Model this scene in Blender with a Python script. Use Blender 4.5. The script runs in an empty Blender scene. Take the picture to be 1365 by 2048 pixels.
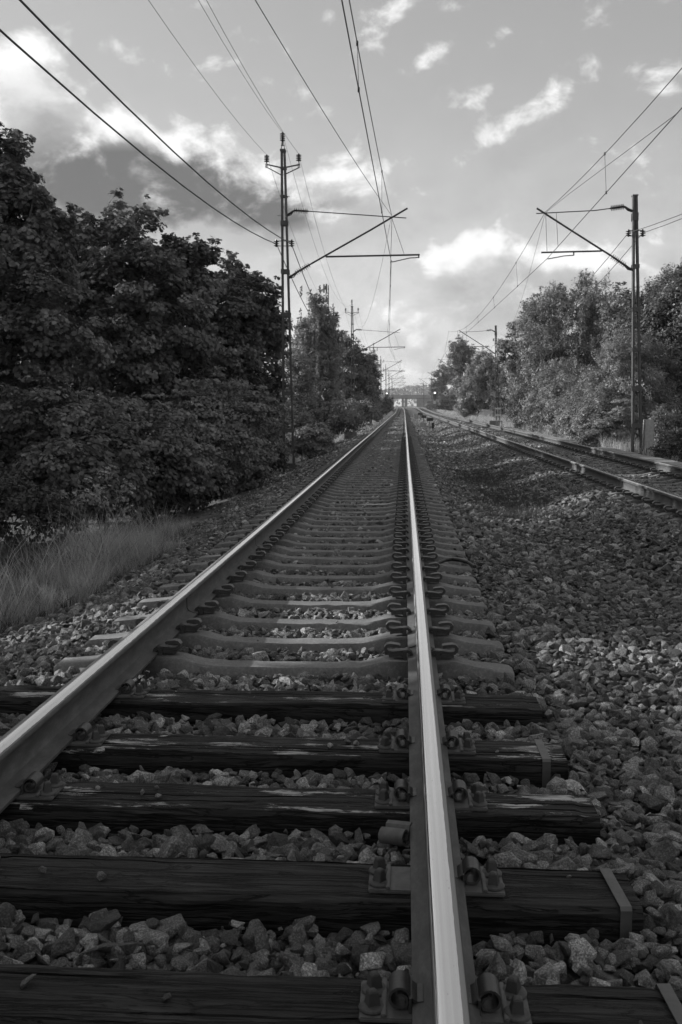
import bpy, bmesh, math, random
import numpy as np
from mathutils import Vector, Matrix, noise as mnoise

SC = bpy.context.scene
COL = SC.collection
R = math.radians
rs = random.Random(7)

# ------------------------------------------------------------------ survey of the photograph (35 mm lens)
F, TH, PS, CX, CY, CZ = 1991.0, R(6.106), R(3.615), 682.5, 1024.0, 1.373
def ray(px, py):
    a, b = (px-CX)/F, (CY-py)/F
    f_ = Vector((-math.sin(PS)*math.cos(TH), math.cos(PS)*math.cos(TH), -math.sin(TH)))
    r_ = Vector((math.cos(PS), math.sin(PS), 0))
    u_ = Vector((-math.sin(PS)*math.sin(TH), math.cos(PS)*math.sin(TH), math.cos(TH)))
    return f_ + r_*a + u_*b
def P(px, py, Y):
    r = ray(px, py); return Vector((r.x*Y/r.y, Y, CZ + r.z*Y/r.y))
def G(px, py, z):
    r = ray(px, py); t = (z-CZ)/r.z; return Vector((r.x*t, r.y*t, z))

# ------------------------------------------------------------------ small mesh kit
class MB:
    def __init__(s): s.v, s.f = [], []
    def add(s, vs, fs):
        o = len(s.v); s.v += [tuple(p) for p in vs]; s.f += [tuple(i+o for i in q) for q in fs]
    def box(s, c, d, rz=0):
        x, y, z = d[0]/2, d[1]/2, d[2]/2
        m = Matrix.Rotation(rz, 3, 'Z')
        vs = [Vector(c)+m@Vector((i*x, j*y, k*z)) for k in (-1, 1) for j in (-1, 1) for i in (-1, 1)]
        s.add(vs, [(0, 2, 3, 1), (4, 5, 7, 6), (0, 1, 5, 4), (2, 6, 7, 3), (0, 4, 6, 2), (1, 3, 7, 5)])
    def bar(s, p, q, w, h):                     # box from p to q; w across, h along the other normal
        p, q = Vector(p), Vector(q); d = (q-p).normalized()
        a = d.cross(Vector((0, 1, 0)))
        if a.length < .05: a = d.cross(Vector((0, 0, 1)))
        a.normalize(); b = d.cross(a)
        vs = [e + a*i*w/2 + b*j*h/2 for e in (p, q) for j in (-1, 1) for i in (-1, 1)]
        s.add(vs, [(0, 2, 3, 1), (4, 5, 7, 6), (0, 1, 5, 4), (2, 6, 7, 3), (0, 4, 6, 2), (1, 3, 7, 5)])
    def tube(s, pts, r, n=6, cap=True):
        pts = [Vector(p) for p in pts]; k = len(pts); o = len(s.v)
        rr = r if isinstance(r, (list, tuple)) else [r]*k
        up = None
        for i, p in enumerate(pts):
            d = (pts[min(i+1, k-1)]-pts[max(i-1, 0)]).normalized()
            if up is None:
                up = d.cross(Vector((.3, .9, .2)))
                if up.length < .1: up = d.cross(Vector((1, 0, 0)))
            up = (up - d*up.dot(d)).normalized(); sd = d.cross(up)
            for j in range(n):
                t = 2*math.pi*j/n
                s.v.append(tuple(p + (up*math.cos(t)+sd*math.sin(t))*rr[i]))
        for i in range(k-1):
            for j in range(n):
                a, b = o+i*n+j, o+i*n+(j+1) % n
                s.f.append((a, b, b+n, a+n))
        if cap:
            s.f.append(tuple(o+j for j in reversed(range(n)))); s.f.append(tuple(o+(k-1)*n+j for j in range(n)))
    def lathe(s, p, ax, prof, n=12):            # prof: (distance along axis, radius)
        p, ax = Vector(p), Vector(ax).normalized()
        s.tube_var([p+ax*t for t, _ in prof], [max(r, 1e-4) for _, r in prof], ax, n)
    def tube_var(s, pts, rr, ax, n):
        o = len(s.v); a = ax.orthogonal().normalized(); b = ax.cross(a)
        for p, r in zip(pts, rr):
            for j in range(n):
                t = 2*math.pi*j/n; s.v.append(tuple(p+(a*math.cos(t)+b*math.sin(t))*r))
        for i in range(len(pts)-1):
            for j in range(n):
                q, w = o+i*n+j, o+i*n+(j+1) % n
                s.f.append((q, w, w+n, q+n))
        s.f.append(tuple(o+j for j in reversed(range(n)))); s.f.append(tuple(o+(len(pts)-1)*n+j for j in range(n)))
    def strap(s, path, y0, y1, th):             # flat bar bent along a path in x,z
        k = len(path); o = len(s.v)
        for i, (x, z) in enumerate(path):
            dx = path[min(i+1, k-1)][0]-path[max(i-1, 0)][0]; dz = path[min(i+1, k-1)][1]-path[max(i-1, 0)][1]
            l = math.hypot(dx, dz) or 1; nx, nz = -dz/l*th/2, dx/l*th/2
            s.v += [(x+nx, y0, z+nz), (x+nx, y1, z+nz), (x-nx, y1, z-nz), (x-nx, y0, z-nz)]
        for i in range(k-1):
            for j in range(4):
                a, b = o+i*4+j, o+i*4+(j+1) % 4
                s.f.append((a, b, b+4, a+4))
        s.f.append((o+3, o+2, o+1, o)); s.f.append((o+(k-1)*4, o+(k-1)*4+1, o+(k-1)*4+2, o+(k-1)*4+3))
    def mesh(s, name, m, org=(0, 0, 0), smooth=False, bevel=0, jitter=0):
        me = bpy.data.meshes.new(name)
        ox, oy, oz = org
        me.from_pydata([(x-ox, y-oy, z-oz) for x, y, z in s.v], [], s.f)
        bm = bmesh.new(); bm.from_mesh(me)
        bmesh.ops.recalc_face_normals(bm, faces=bm.faces)
        if bevel:
            es = [e for e in bm.edges if len(e.link_faces) == 2 and e.calc_face_angle(0) > .5]
            bmesh.ops.bevel(bm, geom=es, offset=bevel, segments=2, affect='EDGES', clamp_overlap=True)
        bm.to_mesh(me); bm.free()
        if smooth:
            me.polygons.foreach_set('use_smooth', [True]*len(me.polygons))
            me.set_sharp_from_angle(angle=R(40))
        me.materials.append(m)
        return me
    def build(s, name, m, parent=None, org=None, **kw):
        if org is None: org = parent.location if parent and parent.parent is None else ((0, 0, 0) if not parent else WORG[parent.name])
        o = bpy.data.objects.new(name, s.mesh(name, m, org, **kw)); COL.objects.link(o)
        if parent: o.parent = parent; WORG[o.name] = tuple(org)
        else: o.location = org
        return o
WORG = {}
def tag(o, label=None, cat=None, group=None, kind=None):
    if label: o['label'] = label
    if cat: o['category'] = cat
    if group: o['group'] = group
    if kind: o['kind'] = kind
    return o
def thing(name, label, cat, loc, group=None):
    o = bpy.data.objects.new(name, None); COL.objects.link(o); o.location = loc
    o.empty_display_size = .2
    return tag(o, label, cat, group)
def dup(o, parent=None, loc=None, kids=True):
    c = o.copy(); COL.objects.link(c)
    if parent: c.parent = parent
    if loc is not None: c.location = loc
    if kids:
        for ch in list(o.children): dup(ch, c)
    return c

# ------------------------------------------------------------------ materials (all grey: the photograph is black and white)
def nodes(name):
    m = bpy.data.materials.new(name); m.use_nodes = True
    nt = m.node_tree; return m, nt, nt.nodes['Principled BSDF']
def N(nt, t, **kw):
    n = nt.nodes.new(t)
    for k, v in kw.items(): setattr(n, k, v)
    return n
def grey(v): return (v, v, v, 1)
def noise_tex(nt, vec, scale, detail=6, rough=.6, dist=0):
    n = N(nt, 'ShaderNodeTexNoise'); n.inputs['Scale'].default_value = scale
    n.inputs['Detail'].default_value = detail; n.inputs['Roughness'].default_value = rough
    n.inputs['Distortion'].default_value = dist
    if vec is not None: nt.links.new(vec, n.inputs['Vector'])
    return n.outputs['Fac']
def ramp(nt, fac, stops):
    n = N(nt, 'ShaderNodeValToRGB'); e = n.color_ramp.elements
    while len(e) < len(stops): e.new(.5)
    for i, (p, v) in enumerate(stops): e[i].position = p; e[i].color = grey(v)
    nt.links.new(fac, n.inputs['Fac']); return n.outputs['Color']
def mth(nt, op, a, b=None, c=None, clamp=False):
    n = N(nt, 'ShaderNodeMath', operation=op); n.use_clamp = clamp
    for i, x in enumerate((a, b, c)):
        if x is None: continue
        if isinstance(x, (int, float)): n.inputs[i].default_value = x
        else: nt.links.new(x, n.inputs[i])
    return n.outputs[0]
def mixc(nt, fac, a, b, mode='MIX'):
    n = N(nt, 'ShaderNodeMix', data_type='RGBA', blend_type=mode)
    for i, x in ((0, fac), (6, a), (7, b)):
        if isinstance(x, (int, float)): n.inputs[i].default_value = x if i == 0 else grey(x)
        else: nt.links.new(x, n.inputs[i])
    return n.outputs[2]
def bump(nt, bs, h, strength=.5, dist=.01):
    n = N(nt, 'ShaderNodeBump'); n.inputs['Strength'].default_value = strength; n.inputs['Distance'].default_value = dist
    nt.links.new(h, n.inputs['Height']); nt.links.new(n.outputs['Normal'], bs.inputs['Normal'])
def objco(nt): return N(nt, 'ShaderNodeTexCoord').outputs['Object']
def mapped(nt, vec, scale):
    n = N(nt, 'ShaderNodeMapping'); n.inputs['Scale'].default_value = scale
    nt.links.new(vec, n.inputs['Vector']); return n.outputs['Vector']
def simple(name, lo, hi, rough=.7, scale=8, bmp=.2, bdist=.004, metal=0, stretch=(1, 1, 1), spec=.4):
    m, nt, bs = nodes(name); co = mapped(nt, objco(nt), stretch)
    f = noise_tex(nt, co, scale, 8, .65)
    nt.links.new(ramp(nt, f, [(.3, lo), (.7, hi)]), bs.inputs['Base Color'])
    f2 = noise_tex(nt, co, scale*6, 5, .7)
    nt.links.new(ramp(nt, f2, [(.2, max(rough-.15, .05)), (.8, min(rough+.15, 1))]), bs.inputs['Roughness'])
    bs.inputs['Metallic'].default_value = metal; bs.inputs['Specular IOR Level'].default_value = spec
    if bmp: bump(nt, bs, mth(nt, 'ADD', f, f2), bmp, bdist)
    return m
M = {}
M['steel'] = simple('galvanised_steel', .05, .095, .55, 5, .1, metal=.0)
M['darksteel'] = simple('dark_steel', .03, .06, .5, 8, .1)
M['rust'] = simple('rusty_steel', .03, .065, .6, 25, .4, .002, spec=.5)
M['plate'] = simple('plate_steel', .06, .11, .55, 30, .35, .002, spec=.5)
M['clip'] = simple('clip_steel', .025, .05, .45, 25, .3, .002, spec=.6)
M['porcelain'] = simple('brown_porcelain', .02, .03, .25, 6, 0)
M['wire'] = simple('wire_copper', .035, .05, .6, 10, 0)
M['bark'] = simple('bark', .05, .13, .9, 6, .8, .03, stretch=(3, 3, .6))
M['birchbark'] = simple('birch_bark', .2, .65, .8, 5, .4, .01, stretch=(1, 1, 3))
M['concrete_pale'] = simple('pale_concrete', .25, .4, .85, 7, .4, .005)
M['concrete_old'] = simple('old_concrete', .12, .24, .85, 5, .5, .01)
M['concrete_lid'] = simple('lid_concrete', .16, .27, .85, 7, .4, .005)
M['bridge'] = simple('bridge_concrete', .10, .17, .85, .6, .2, .05)
M['pale'] = simple('pale_paint', .40, .55, .6, 14, .1)
M['white'] = simple('white_paint', .65, .8, .6, 10, .05)
M['black'] = simple('black_paint', .012, .02, .5, 10, .05)
M['band'] = simple('steel_band', .05, .09, .45, 12, .2, .001, spec=.5)
M['cable'] = simple('black_rubber', .01, .018, .5, 10, .1)

# stone: brightness differs per stone; granite speckle
m, nt, bs = nodes('ballast_granite')
co = objco(nt); rnd = N(nt, 'ShaderNodeObjectInfo').outputs['Random']
addv = N(nt, 'ShaderNodeVectorMath', operation='ADD'); nt.links.new(co, addv.inputs[0]); 
cmb = N(nt, 'ShaderNodeCombineXYZ'); 
for i in range(3): nt.links.new(mth(nt, 'MULTIPLY', rnd, 37.0+11*i), cmb.inputs[i])
nt.links.new(cmb.outputs[0], addv.inputs[1]); vec = addv.outputs[0]
base = ramp(nt, rnd, [(0, .035), (.4, .09), (.75, .165), (.92, .26), (1, .40)])
sp = noise_tex(nt, vec, 16, 4, .8); big = noise_tex(nt, vec, 2.2, 4, .6)
c = mixc(nt, 1, base, ramp(nt, sp, [(.36, .35), (.5, .85), (.62, 2.1)]), 'MULTIPLY')
c = mixc(nt, 1, c, ramp(nt, big, [(.3, .65), (.7, 1.35)]), 'MULTIPLY')
nt.links.new(c, bs.inputs['Base Color']); bs.inputs['Roughness'].default_value = .58
bs.inputs['Specular IOR Level'].default_value = .5
bump(nt, bs, mth(nt, 'ADD', noise_tex(nt, vec, 6, 7, .75), mth(nt, 'MULTIPLY', sp, .3)), .6, .07)
M['stone'] = m

# ground sheet: ballast bed near the rails, earth and grass beyond
m, nt, bs = nodes('ground_sheet')
co = objco(nt)
sep = N(nt, 'ShaderNodeSeparateXYZ'); nt.links.new(co, sep.inputs[0])
vor = N(nt, 'ShaderNodeTexVoronoi'); vor.inputs['Scale'].default_value = 13; nt.links.new(co, vor.inputs['Vector'])
vcol = N(nt, 'ShaderNodeRGBToBW'); nt.links.new(vor.outputs['Color'], vcol.inputs[0])
bal = ramp(nt, vcol.outputs[0], [(.2, .03), (.6, .065), (.9, .12)])
earth = ramp(nt, noise_tex(nt, co, 1.3, 8, .7), [(.3, .05), (.55, .10), (.75, .2)])
edge = mth(nt, 'MULTIPLY_ADD', noise_tex(nt, co, .9, 4, .6), 1.0, -.5)
xa = mth(nt, 'ABSOLUTE', mth(nt, 'SUBTRACT', mth(nt, 'ADD', sep.outputs['X'], edge), 1.2))
isb = mth(nt, 'SUBTRACT', 1, mth(nt, 'SMOOTH_MIN', mth(nt, 'MAXIMUM', mth(nt, 'MULTIPLY', mth(nt, 'SUBTRACT', xa, 4.2), 3.0), 0), 1.0, .1), clamp=True)
nt.links.new(mixc(nt, isb, earth, bal), bs.inputs['Base Color']); bs.inputs['Roughness'].default_value = .9
bs.inputs['Specular IOR Level'].default_value = .2
bump(nt, bs, mth(nt, 'MULTIPLY', vor.outputs['Distance'], -1), 1, .06)
M['ground'] = m

# creosoted wood: long grain, cracks, pale splintered patches
m, nt, bs = nodes('creosoted_wood')
co = objco(nt); info = N(nt, 'ShaderNodeObjectInfo')
addv = N(nt, 'ShaderNodeVectorMath', operation='ADD'); nt.links.new(co, addv.inputs[0])
cmb = N(nt, 'ShaderNodeCombineXYZ'); nt.links.new(mth(nt, 'MULTIPLY', info.outputs['Random'], 50), cmb.inputs[0]); nt.links.new(mth(nt, 'MULTIPLY', info.outputs['Random'], 23), cmb.inputs[1])
nt.links.new(cmb.outputs[0], addv.inputs[1]); vec = addv.outputs[0]
gr = noise_tex(nt, mapped(nt, vec, (1.2, 20, 20)), 3.0, 8, .7, .4)
gr2 = noise_tex(nt, mapped(nt, vec, (1, 7, 7)), 2.0, 6, .6, .8)
col = mixc(nt, 1, ramp(nt, gr, [(.3, .007), (.5, .021), (.7, .045)]), ramp(nt, gr2, [(.3, .5), (.7, 1.3)]), 'MULTIPLY')
crk = ramp(nt, gr2, [(.485, 1), (.495, .15), (.505, .15), (.515, 1)])
col = mixc(nt, 1, col, crk, 'MULTIPLY')
gr3 = noise_tex(nt, mapped(nt, vec, (.35, 9, 9)), 2.2, 5, .55, .3)
crk2 = ramp(nt, gr3, [(.46, 1), (.487, .06), (.513, .06), (.54, 1)])
col = mixc(nt, 1, col, crk2, 'MULTIPLY')
crk = mth(nt, 'ADD', crk, crk2)
geo = N(nt, 'ShaderNodeNewGeometry'); sn = N(nt, 'ShaderNodeSeparateXYZ'); nt.links.new(geo.outputs['Normal'], sn.inputs[0])
at = N(nt, 'ShaderNodeAttribute', attribute_name='wear', attribute_type='OBJECT')
pn = noise_tex(nt, mapped(nt, vec, (1, 3.2, 3.2)), 3.6, 2, .5); pd = noise_tex(nt, mapped(nt, vec, (1, 5, 5)), 22, 7, .8, .8)
thr = mth(nt, 'SUBTRACT', .86, mth(nt, 'MULTIPLY', at.outputs['Fac'], .175))
pt = mth(nt, 'MULTIPLY', mth(nt, 'SUBTRACT', mth(nt, 'MULTIPLY_ADD', pn, .75, mth(nt, 'MULTIPLY', pd, .5)), thr), 30, clamp=True)
pt = mth(nt, 'MULTIPLY', pt, mth(nt, 'GREATER_THAN', sn.outputs['Z'], .7))
pt = mth(nt, 'MULTIPLY', pt, mth(nt, 'GREATER_THAN', at.outputs['Fac'], .01))
pt = mth(nt, 'MULTIPLY', pt, mth(nt, 'MULTIPLY', mth(nt, 'SUBTRACT', gr, .42), 9, clamp=True))
nt.links.new(mixc(nt, pt, col, .45), bs.inputs['Base Color'])
bs.inputs['Roughness'].default_value = .7; bs.inputs['Specular IOR Level'].default_value = .25
bump(nt, bs, mth(nt, 'ADD', mth(nt, 'ADD', gr, crk), mth(nt, 'MULTIPLY', gr2, 2)), .8, .008)
M['wood'] = m

# sleeper concrete
m, nt, bs = nodes('sleeper_concrete')
co = objco(nt); info = N(nt, 'ShaderNodeObjectInfo')
addv = N(nt, 'ShaderNodeVectorMath', operation='ADD'); nt.links.new(co, addv.inputs[0])
cmb = N(nt, 'ShaderNodeCombineXYZ'); nt.links.new(mth(nt, 'MULTIPLY', info.outputs['Random'], 50), cmb.inputs[0]); nt.links.new(cmb.outputs[0], addv.inputs[1]); vec = addv.outputs[0]
big = noise_tex(nt, vec, 4, 6, .7); fine = noise_tex(nt, vec, 60, 4, .8)
sx = N(nt, 'ShaderNodeSeparateXYZ'); nt.links.new(co, sx.inputs[0])
dseat = mth(nt, 'ABSOLUTE', mth(nt, 'SUBTRACT', mth(nt, 'ABSOLUTE', sx.outputs['X']), .75))
seat = ramp(nt, mth(nt, 'ADD', dseat, mth(nt, 'MULTIPLY', big, .12)), [(.16, .5), (.30, 1)])   # rust and grease stain by the rail
col = mixc(nt, 1, ramp(nt, big, [(.3, .12), (.7, .20)]), ramp(nt, fine, [(.3, .7), (.55, 1), (.75, 1.7)]), 'MULTIPLY')
col = mixc(nt, 1, col, seat, 'MULTIPLY')
nt.links.new(col, bs.inputs['Base Color']); bs.inputs['Roughness'].default_value = .85; bs.inputs['Specular IOR Level'].default_value = .3
bump(nt, bs, mth(nt, 'ADD', big, fine), .5, .004)
M['sleeper'] = m

def rail_mat(name, lo, hi, lo2=None, dullv=.25):
    m, nt, bs = nodes(name)
    co = objco(nt); u = N(nt, 'ShaderNodeAttribute', attribute_name='u').outputs['Fac']
    geo = N(nt, 'ShaderNodeNewGeometry'); sn = N(nt, 'ShaderNodeSeparateXYZ'); nt.links.new(geo.outputs['Normal'], sn.inputs[0])
    n1 = noise_tex(nt, mapped(nt, co, (1, 5, 1)), 2.5, 8, .7)
    uu = mth(nt, 'MULTIPLY_ADD', mth(nt, 'SUBTRACT', n1, .5), .007, u)
    a = mth(nt, 'MULTIPLY', mth(nt, 'SUBTRACT', uu, lo), 700, clamp=True)
    b = mth(nt, 'MULTIPLY', mth(nt, 'SUBTRACT', hi, uu), 900, clamp=True)
    top = mth(nt, 'GREATER_THAN', sn.outputs['Z'], .55)
    hd = N(nt, 'ShaderNodeAttribute', attribute_name='head').outputs['Fac']
    band = mth(nt, 'MULTIPLY', mth(nt, 'MULTIPLY', a, b), mth(nt, 'MULTIPLY', top, mth(nt, 'GREATER_THAN', hd, .5)))
    st = noise_tex(nt, mapped(nt, co, (40, .12, 1)), 3, 3, .5)
    shiny = ramp(nt, st, [(.3, .80), (.7, .9)])
    spots = ramp(nt, noise_tex(nt, mapped(nt, co, (1, .5, 1)), 130, 2, .5), [(.74, 1), (.78, .12)])
    shiny = mixc(nt, 1, shiny, spots, 'MULTIPLY')
    topdull = mth(nt, 'MULTIPLY', top, mth(nt, 'GREATER_THAN', hd, .5))
    rust = ramp(nt, noise_tex(nt, mapped(nt, co, (1, .35, 1)), 22, 9, .75), [(.3, .03), (.5, .06), (.7, .11)])
    rust = mixc(nt, topdull, rust, dullv)
    nt.links.new(mixc(nt, band, rust, shiny), bs.inputs['Base Color'])
    nt.links.new(mth(nt, 'MULTIPLY', mth(nt, 'MAXIMUM', band, mth(nt, 'MULTIPLY', topdull, .45)), .97), bs.inputs['Metallic'])
    nt.links.new(mth(nt, 'MULTIPLY_ADD', band, -.47, mth(nt, 'MULTIPLY_ADD', st, .05, .59)), bs.inputs['Roughness'])
    bump(nt, bs, mth(nt, 'MULTIPLY', noise_tex(nt, co, 90, 5, .7), mth(nt, 'SUBTRACT', 1, band)), .2, .001)
    return m
M['railL'] = rail_mat('rail_steel_left', -.008, .0275, dullv=.2)
M['railR'] = rail_mat('rail_steel_right', -.0315, .021)
M['railO'] = rail_mat('rail_steel_other', -.025, .028)

def leaf_mat(name, lo, hi, trans=.25, rough=.5):
    m, nt, bs = nodes(name)
    a = N(nt, 'ShaderNodeAttribute', attribute_name='shade').outputs['Fac']
    colr = ramp(nt, a, [(0, lo), (.75, (lo+hi)/2), (1, hi)])
    nt.links.new(colr, bs.inputs['Base Color']); bs.inputs['Roughness'].default_value = rough
    bs.inputs['Specular IOR Level'].default_value = .35
    tr = N(nt, 'ShaderNodeBsdfTranslucent'); nt.links.new(colr, tr.inputs['Color'])
    mx = N(nt, 'ShaderNodeMixShader'); mx.inputs[0].default_value = trans
    nt.links.new(bs.outputs[0], mx.inputs[1]); nt.links.new(tr.outputs[0], mx.inputs[2])
    nt.links.new(mx.outputs[0], nt.nodes['Material Output'].inputs['Surface'])
    return m
M['maple'] = leaf_mat('maple_leaf', .06, .26, .32)
M['leafmid'] = leaf_mat('mid_leaf', .12, .27, .25)
M['leaflight'] = leaf_mat('light_leaf', .15, .32, .3)
M['leafpale'] = leaf_mat('pale_leaf', .28, .5, .3)
M['grassblade'] = leaf_mat('grass_blade', .2, .62, .35, .6)
M['stalk'] = leaf_mat('dry_stalk', .3, .55, .3, .6)
M['weed'] = leaf_mat('weed_leaf', .05, .10, .25, .6)

# ------------------------------------------------------------------ the ground
def sstep(a, b, x):
    t = np.clip((x-a)/(b-a), 0, 1); return t*t*(3-2*t)
def rise(y): return .52*sstep(140, 245, y)
def bend(y): return -.28*np.clip((y-150)/90, 0, 3)**1.5
NX = [-200, -30, -12, -8, -6, -4.2, -3.3, -2.6, -2.15, -1.96, -.655, .65, .95, 1.2, 1.55, 1.9, 2.15, 2.4, 2.65, 2.95, 3.84, 5.15, 5.5, 5.95, 6.5, 9, 14, 30, 200]
NN = [-1.2, -1.2, -1.0, -.95, -.9, -.72, -.48, -.27, -.11, -.06, -.06, -.06, -.08, -.1, -.12, -.09, -.01, .09, .155, .145, .125, .125, .09, .06, .02, -.1, -.2, -.2, -.2]
NF = [-1.2, -1.2, -1.0, -.95, -.9, -.72, -.46, -.27, -.11, -.06, -.058, -.06, -.09, -.12, -.14, -.1, -.02, .08, .155, .145, .125, .125, .09, .06, .02, -.1, -.2, -.2, -.2]
SLEEP_W = [2.165, 2.76, 3.353, 3.905, 4.57]
SLEEP_C = [5.28, 5.83, 6.37, 6.98, 7.57, 8.07, 8.63, 9.09, 9.54, 10.0, 10.48, 11.01, 11.52, 12.05, 12.58, 13.1, 13.62, 14.15]
while SLEEP_C[-1] < 330: SLEEP_C.append(SLEEP_C[-1]+.532)
def hills2(x, y):
    v = np.sin(x*1.7+y*.9)*np.sin(y*1.3-x*.6)*.006 + np.sin(x*.41+y*.23)*.006
    return v
def height(x, y):
    x = np.asarray(x, float); y = np.asarray(y, float)
    xx = x - bend(y)*(np.abs(x) < 12)
    t = sstep(8, 15, y)
    h = np.interp(xx, NX, NN)*(1-t) + np.interp(xx, NX, NF)*t
    u1 = np.abs(xx+.655); u2 = np.abs(xx-3.84)
    fl = np.clip((np.minimum(u1, u2)-1.3)/.5, 0, 1)
    wood = (1-sstep(4.6, 5.2, y))*(u1 < 1.32)*-.008
    return h + hills2(x, y)*fl + rise(y) + wood
def grid_mesh(name, xs, ys, mat):
    X, Y = np.meshgrid(xs, ys); Z = height(X, Y) - .055*((X > -3.1) & (X < 5.45) & (Y < 60))
    co = np.stack([X, Y, Z], -1).reshape(-1, 3); nx, ny = len(xs), len(ys)
    i = np.arange((ny-1)*nx).reshape(ny-1, nx)[:, :-1].ravel()
    fc = np.stack([i, i+1, i+1+nx, i+nx], 1)
    me = bpy.data.meshes.new(name); me.vertices.add(len(co)); me.vertices.foreach_set('co', co.ravel())
    me.loops.add(fc.size); me.loops.foreach_set('vertex_index', fc.ravel().astype(np.int32))
    me.polygons.add(len(fc)); me.polygons.foreach_set('loop_start', np.arange(0, fc.size, 4, dtype=np.int32))
    me.update(calc_edges=True); me.validate(); me.materials.append(mat)
    me.polygons.foreach_set('use_smooth', np.ones(len(fc), bool))
    o = bpy.data.objects.new(name, me); COL.objects.link(o); return o
xs = np.unique(np.concatenate([np.linspace(-1500, -60, 10), np.linspace(-60, -8, 27), np.arange(-8, 8, .14), np.linspace(8, 60, 27), np.linspace(60, 1500, 10)]))
ys = np.unique(np.concatenate([np.linspace(-80, -4, 12), np.arange(-4, 20, .15), np.arange(20, 60, .5), np.arange(60, 320, 3), np.linspace(320, 3000, 40)]))
tag(grid_mesh('ground', xs, ys, M['ground']), kind='structure')

# ------------------------------------------------------------------ scatter: one object, instances of a few hidden meshes
def scatter(name, protos, pos, rot, scl, idx):
    me = bpy.data.meshes.new(name); n = len(pos)
    me.vertices.add(n); me.vertices.foreach_set('co', np.asarray(pos, np.float32).ravel())
    for an, tp, data in (('rot', 'FLOAT_VECTOR', rot), ('scl', 'FLOAT_VECTOR', scl)):
        a = me.attributes.new(an, tp, 'POINT'); a.data.foreach_set('vector', np.asarray(data, np.float32).ravel())
    a = me.attributes.new('idx', 'INT', 'POINT'); a.data.foreach_set('value', np.asarray(idx, np.int32))
    o = bpy.data.objects.new(name, me); COL.objects.link(o)
    pc = bpy.data.collections.new(name+'_kinds')
    for i, pm in enumerate(protos): pc.objects.link(bpy.data.objects.new('%s_kind_%02d' % (name, i), pm))
    g = bpy.data.node_groups.new(name+'_nodes', 'GeometryNodeTree')
    g.interface.new_socket('Geometry', in_out='INPUT', socket_type='NodeSocketGeometry')
    g.interface.new_socket('Geometry', in_out='OUTPUT', socket_type='NodeSocketGeometry')
    gi, go = g.nodes.new('NodeGroupInput'), g.nodes.new('NodeGroupOutput')
    ip = g.nodes.new('GeometryNodeInstanceOnPoints'); ci = g.nodes.new('GeometryNodeCollectionInfo')
    ci.inputs['Collection'].default_value = pc; ci.inputs['Separate Children'].default_value = True; ci.inputs['Reset Children'].default_value = True
    def na(nm, tp):
        q = g.nodes.new('GeometryNodeInputNamedAttribute'); q.data_type = tp; q.inputs['Name'].default_value = nm; return q.outputs['Attribute']
    L = g.links.new
    e2r = g.nodes.new('FunctionNodeEulerToRotation'); L(na('rot', 'FLOAT_VECTOR'), e2r.inputs[0])
    L(gi.outputs[0], ip.inputs['Points']); L(ci.outputs[0], ip.inputs['Instance'])
    ip.inputs['Pick Instance'].default_value = True; L(na('idx', 'INT'), ip.inputs['Instance Index'])
    L(e2r.outputs[0], ip.inputs['Rotation']); L(na('scl', 'FLOAT_VECTOR'), ip.inputs['Scale'])
    L(ip.outputs[0], go.inputs[0])
    md = o.modifiers.new('scatter', 'NODES'); md.node_group = g
    return o
def stone_mesh(seed):
    r = random.Random(seed); bm = bmesh.new()
    ax = (r.uniform(.85, 1.2), r.uniform(.65, .95), r.uniform(.48, .75))
    for _ in range(r.randint(11, 17)):
        d = Vector((r.gauss(0, 1), r.gauss(0, 1), r.gauss(0, 1))).normalized()*r.uniform(.42, .58)
        bm.verts.new((d.x*ax[0], d.y*ax[1], d.z*ax[2]))
    bmesh.ops.convex_hull(bm, input=bm.verts)
    bmesh.ops.delete(bm, geom=[v for v in bm.verts if not v.link_faces], context='VERTS')
    bmesh.ops.dissolve_limit(bm, angle_limit=R(14), verts=bm.verts, edges=bm.edges)
    bmesh.ops.bevel(bm, geom=list(bm.edges), offset=.035, segments=1, affect='EDGES', clamp_overlap=True)
    bmesh.ops.triangulate(bm, faces=bm.faces)
    bmesh.ops.subdivide_edges(bm, edges=[e for e in bm.edges if e.calc_length() > .25], cuts=1)
    bmesh.ops.triangulate(bm, faces=bm.faces)
    for v in bm.verts:
        n = mnoise.noise(v.co*4+Vector((seed*3.1, 0, 0))); v.co += v.co.normalized()*n*.045
    bm.normal_update()
    me = bpy.data.meshes.new('stone'); bm.to_mesh(me); bm.free()
    me.polygons.foreach_set('use_smooth', [True]*len(me.polygons)); me.set_sharp_from_angle(angle=R(28))
    me.materials.append(M['stone']); return me
rg = np.random.default_rng(11)
pp, ps_, pr = [], [], []
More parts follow.
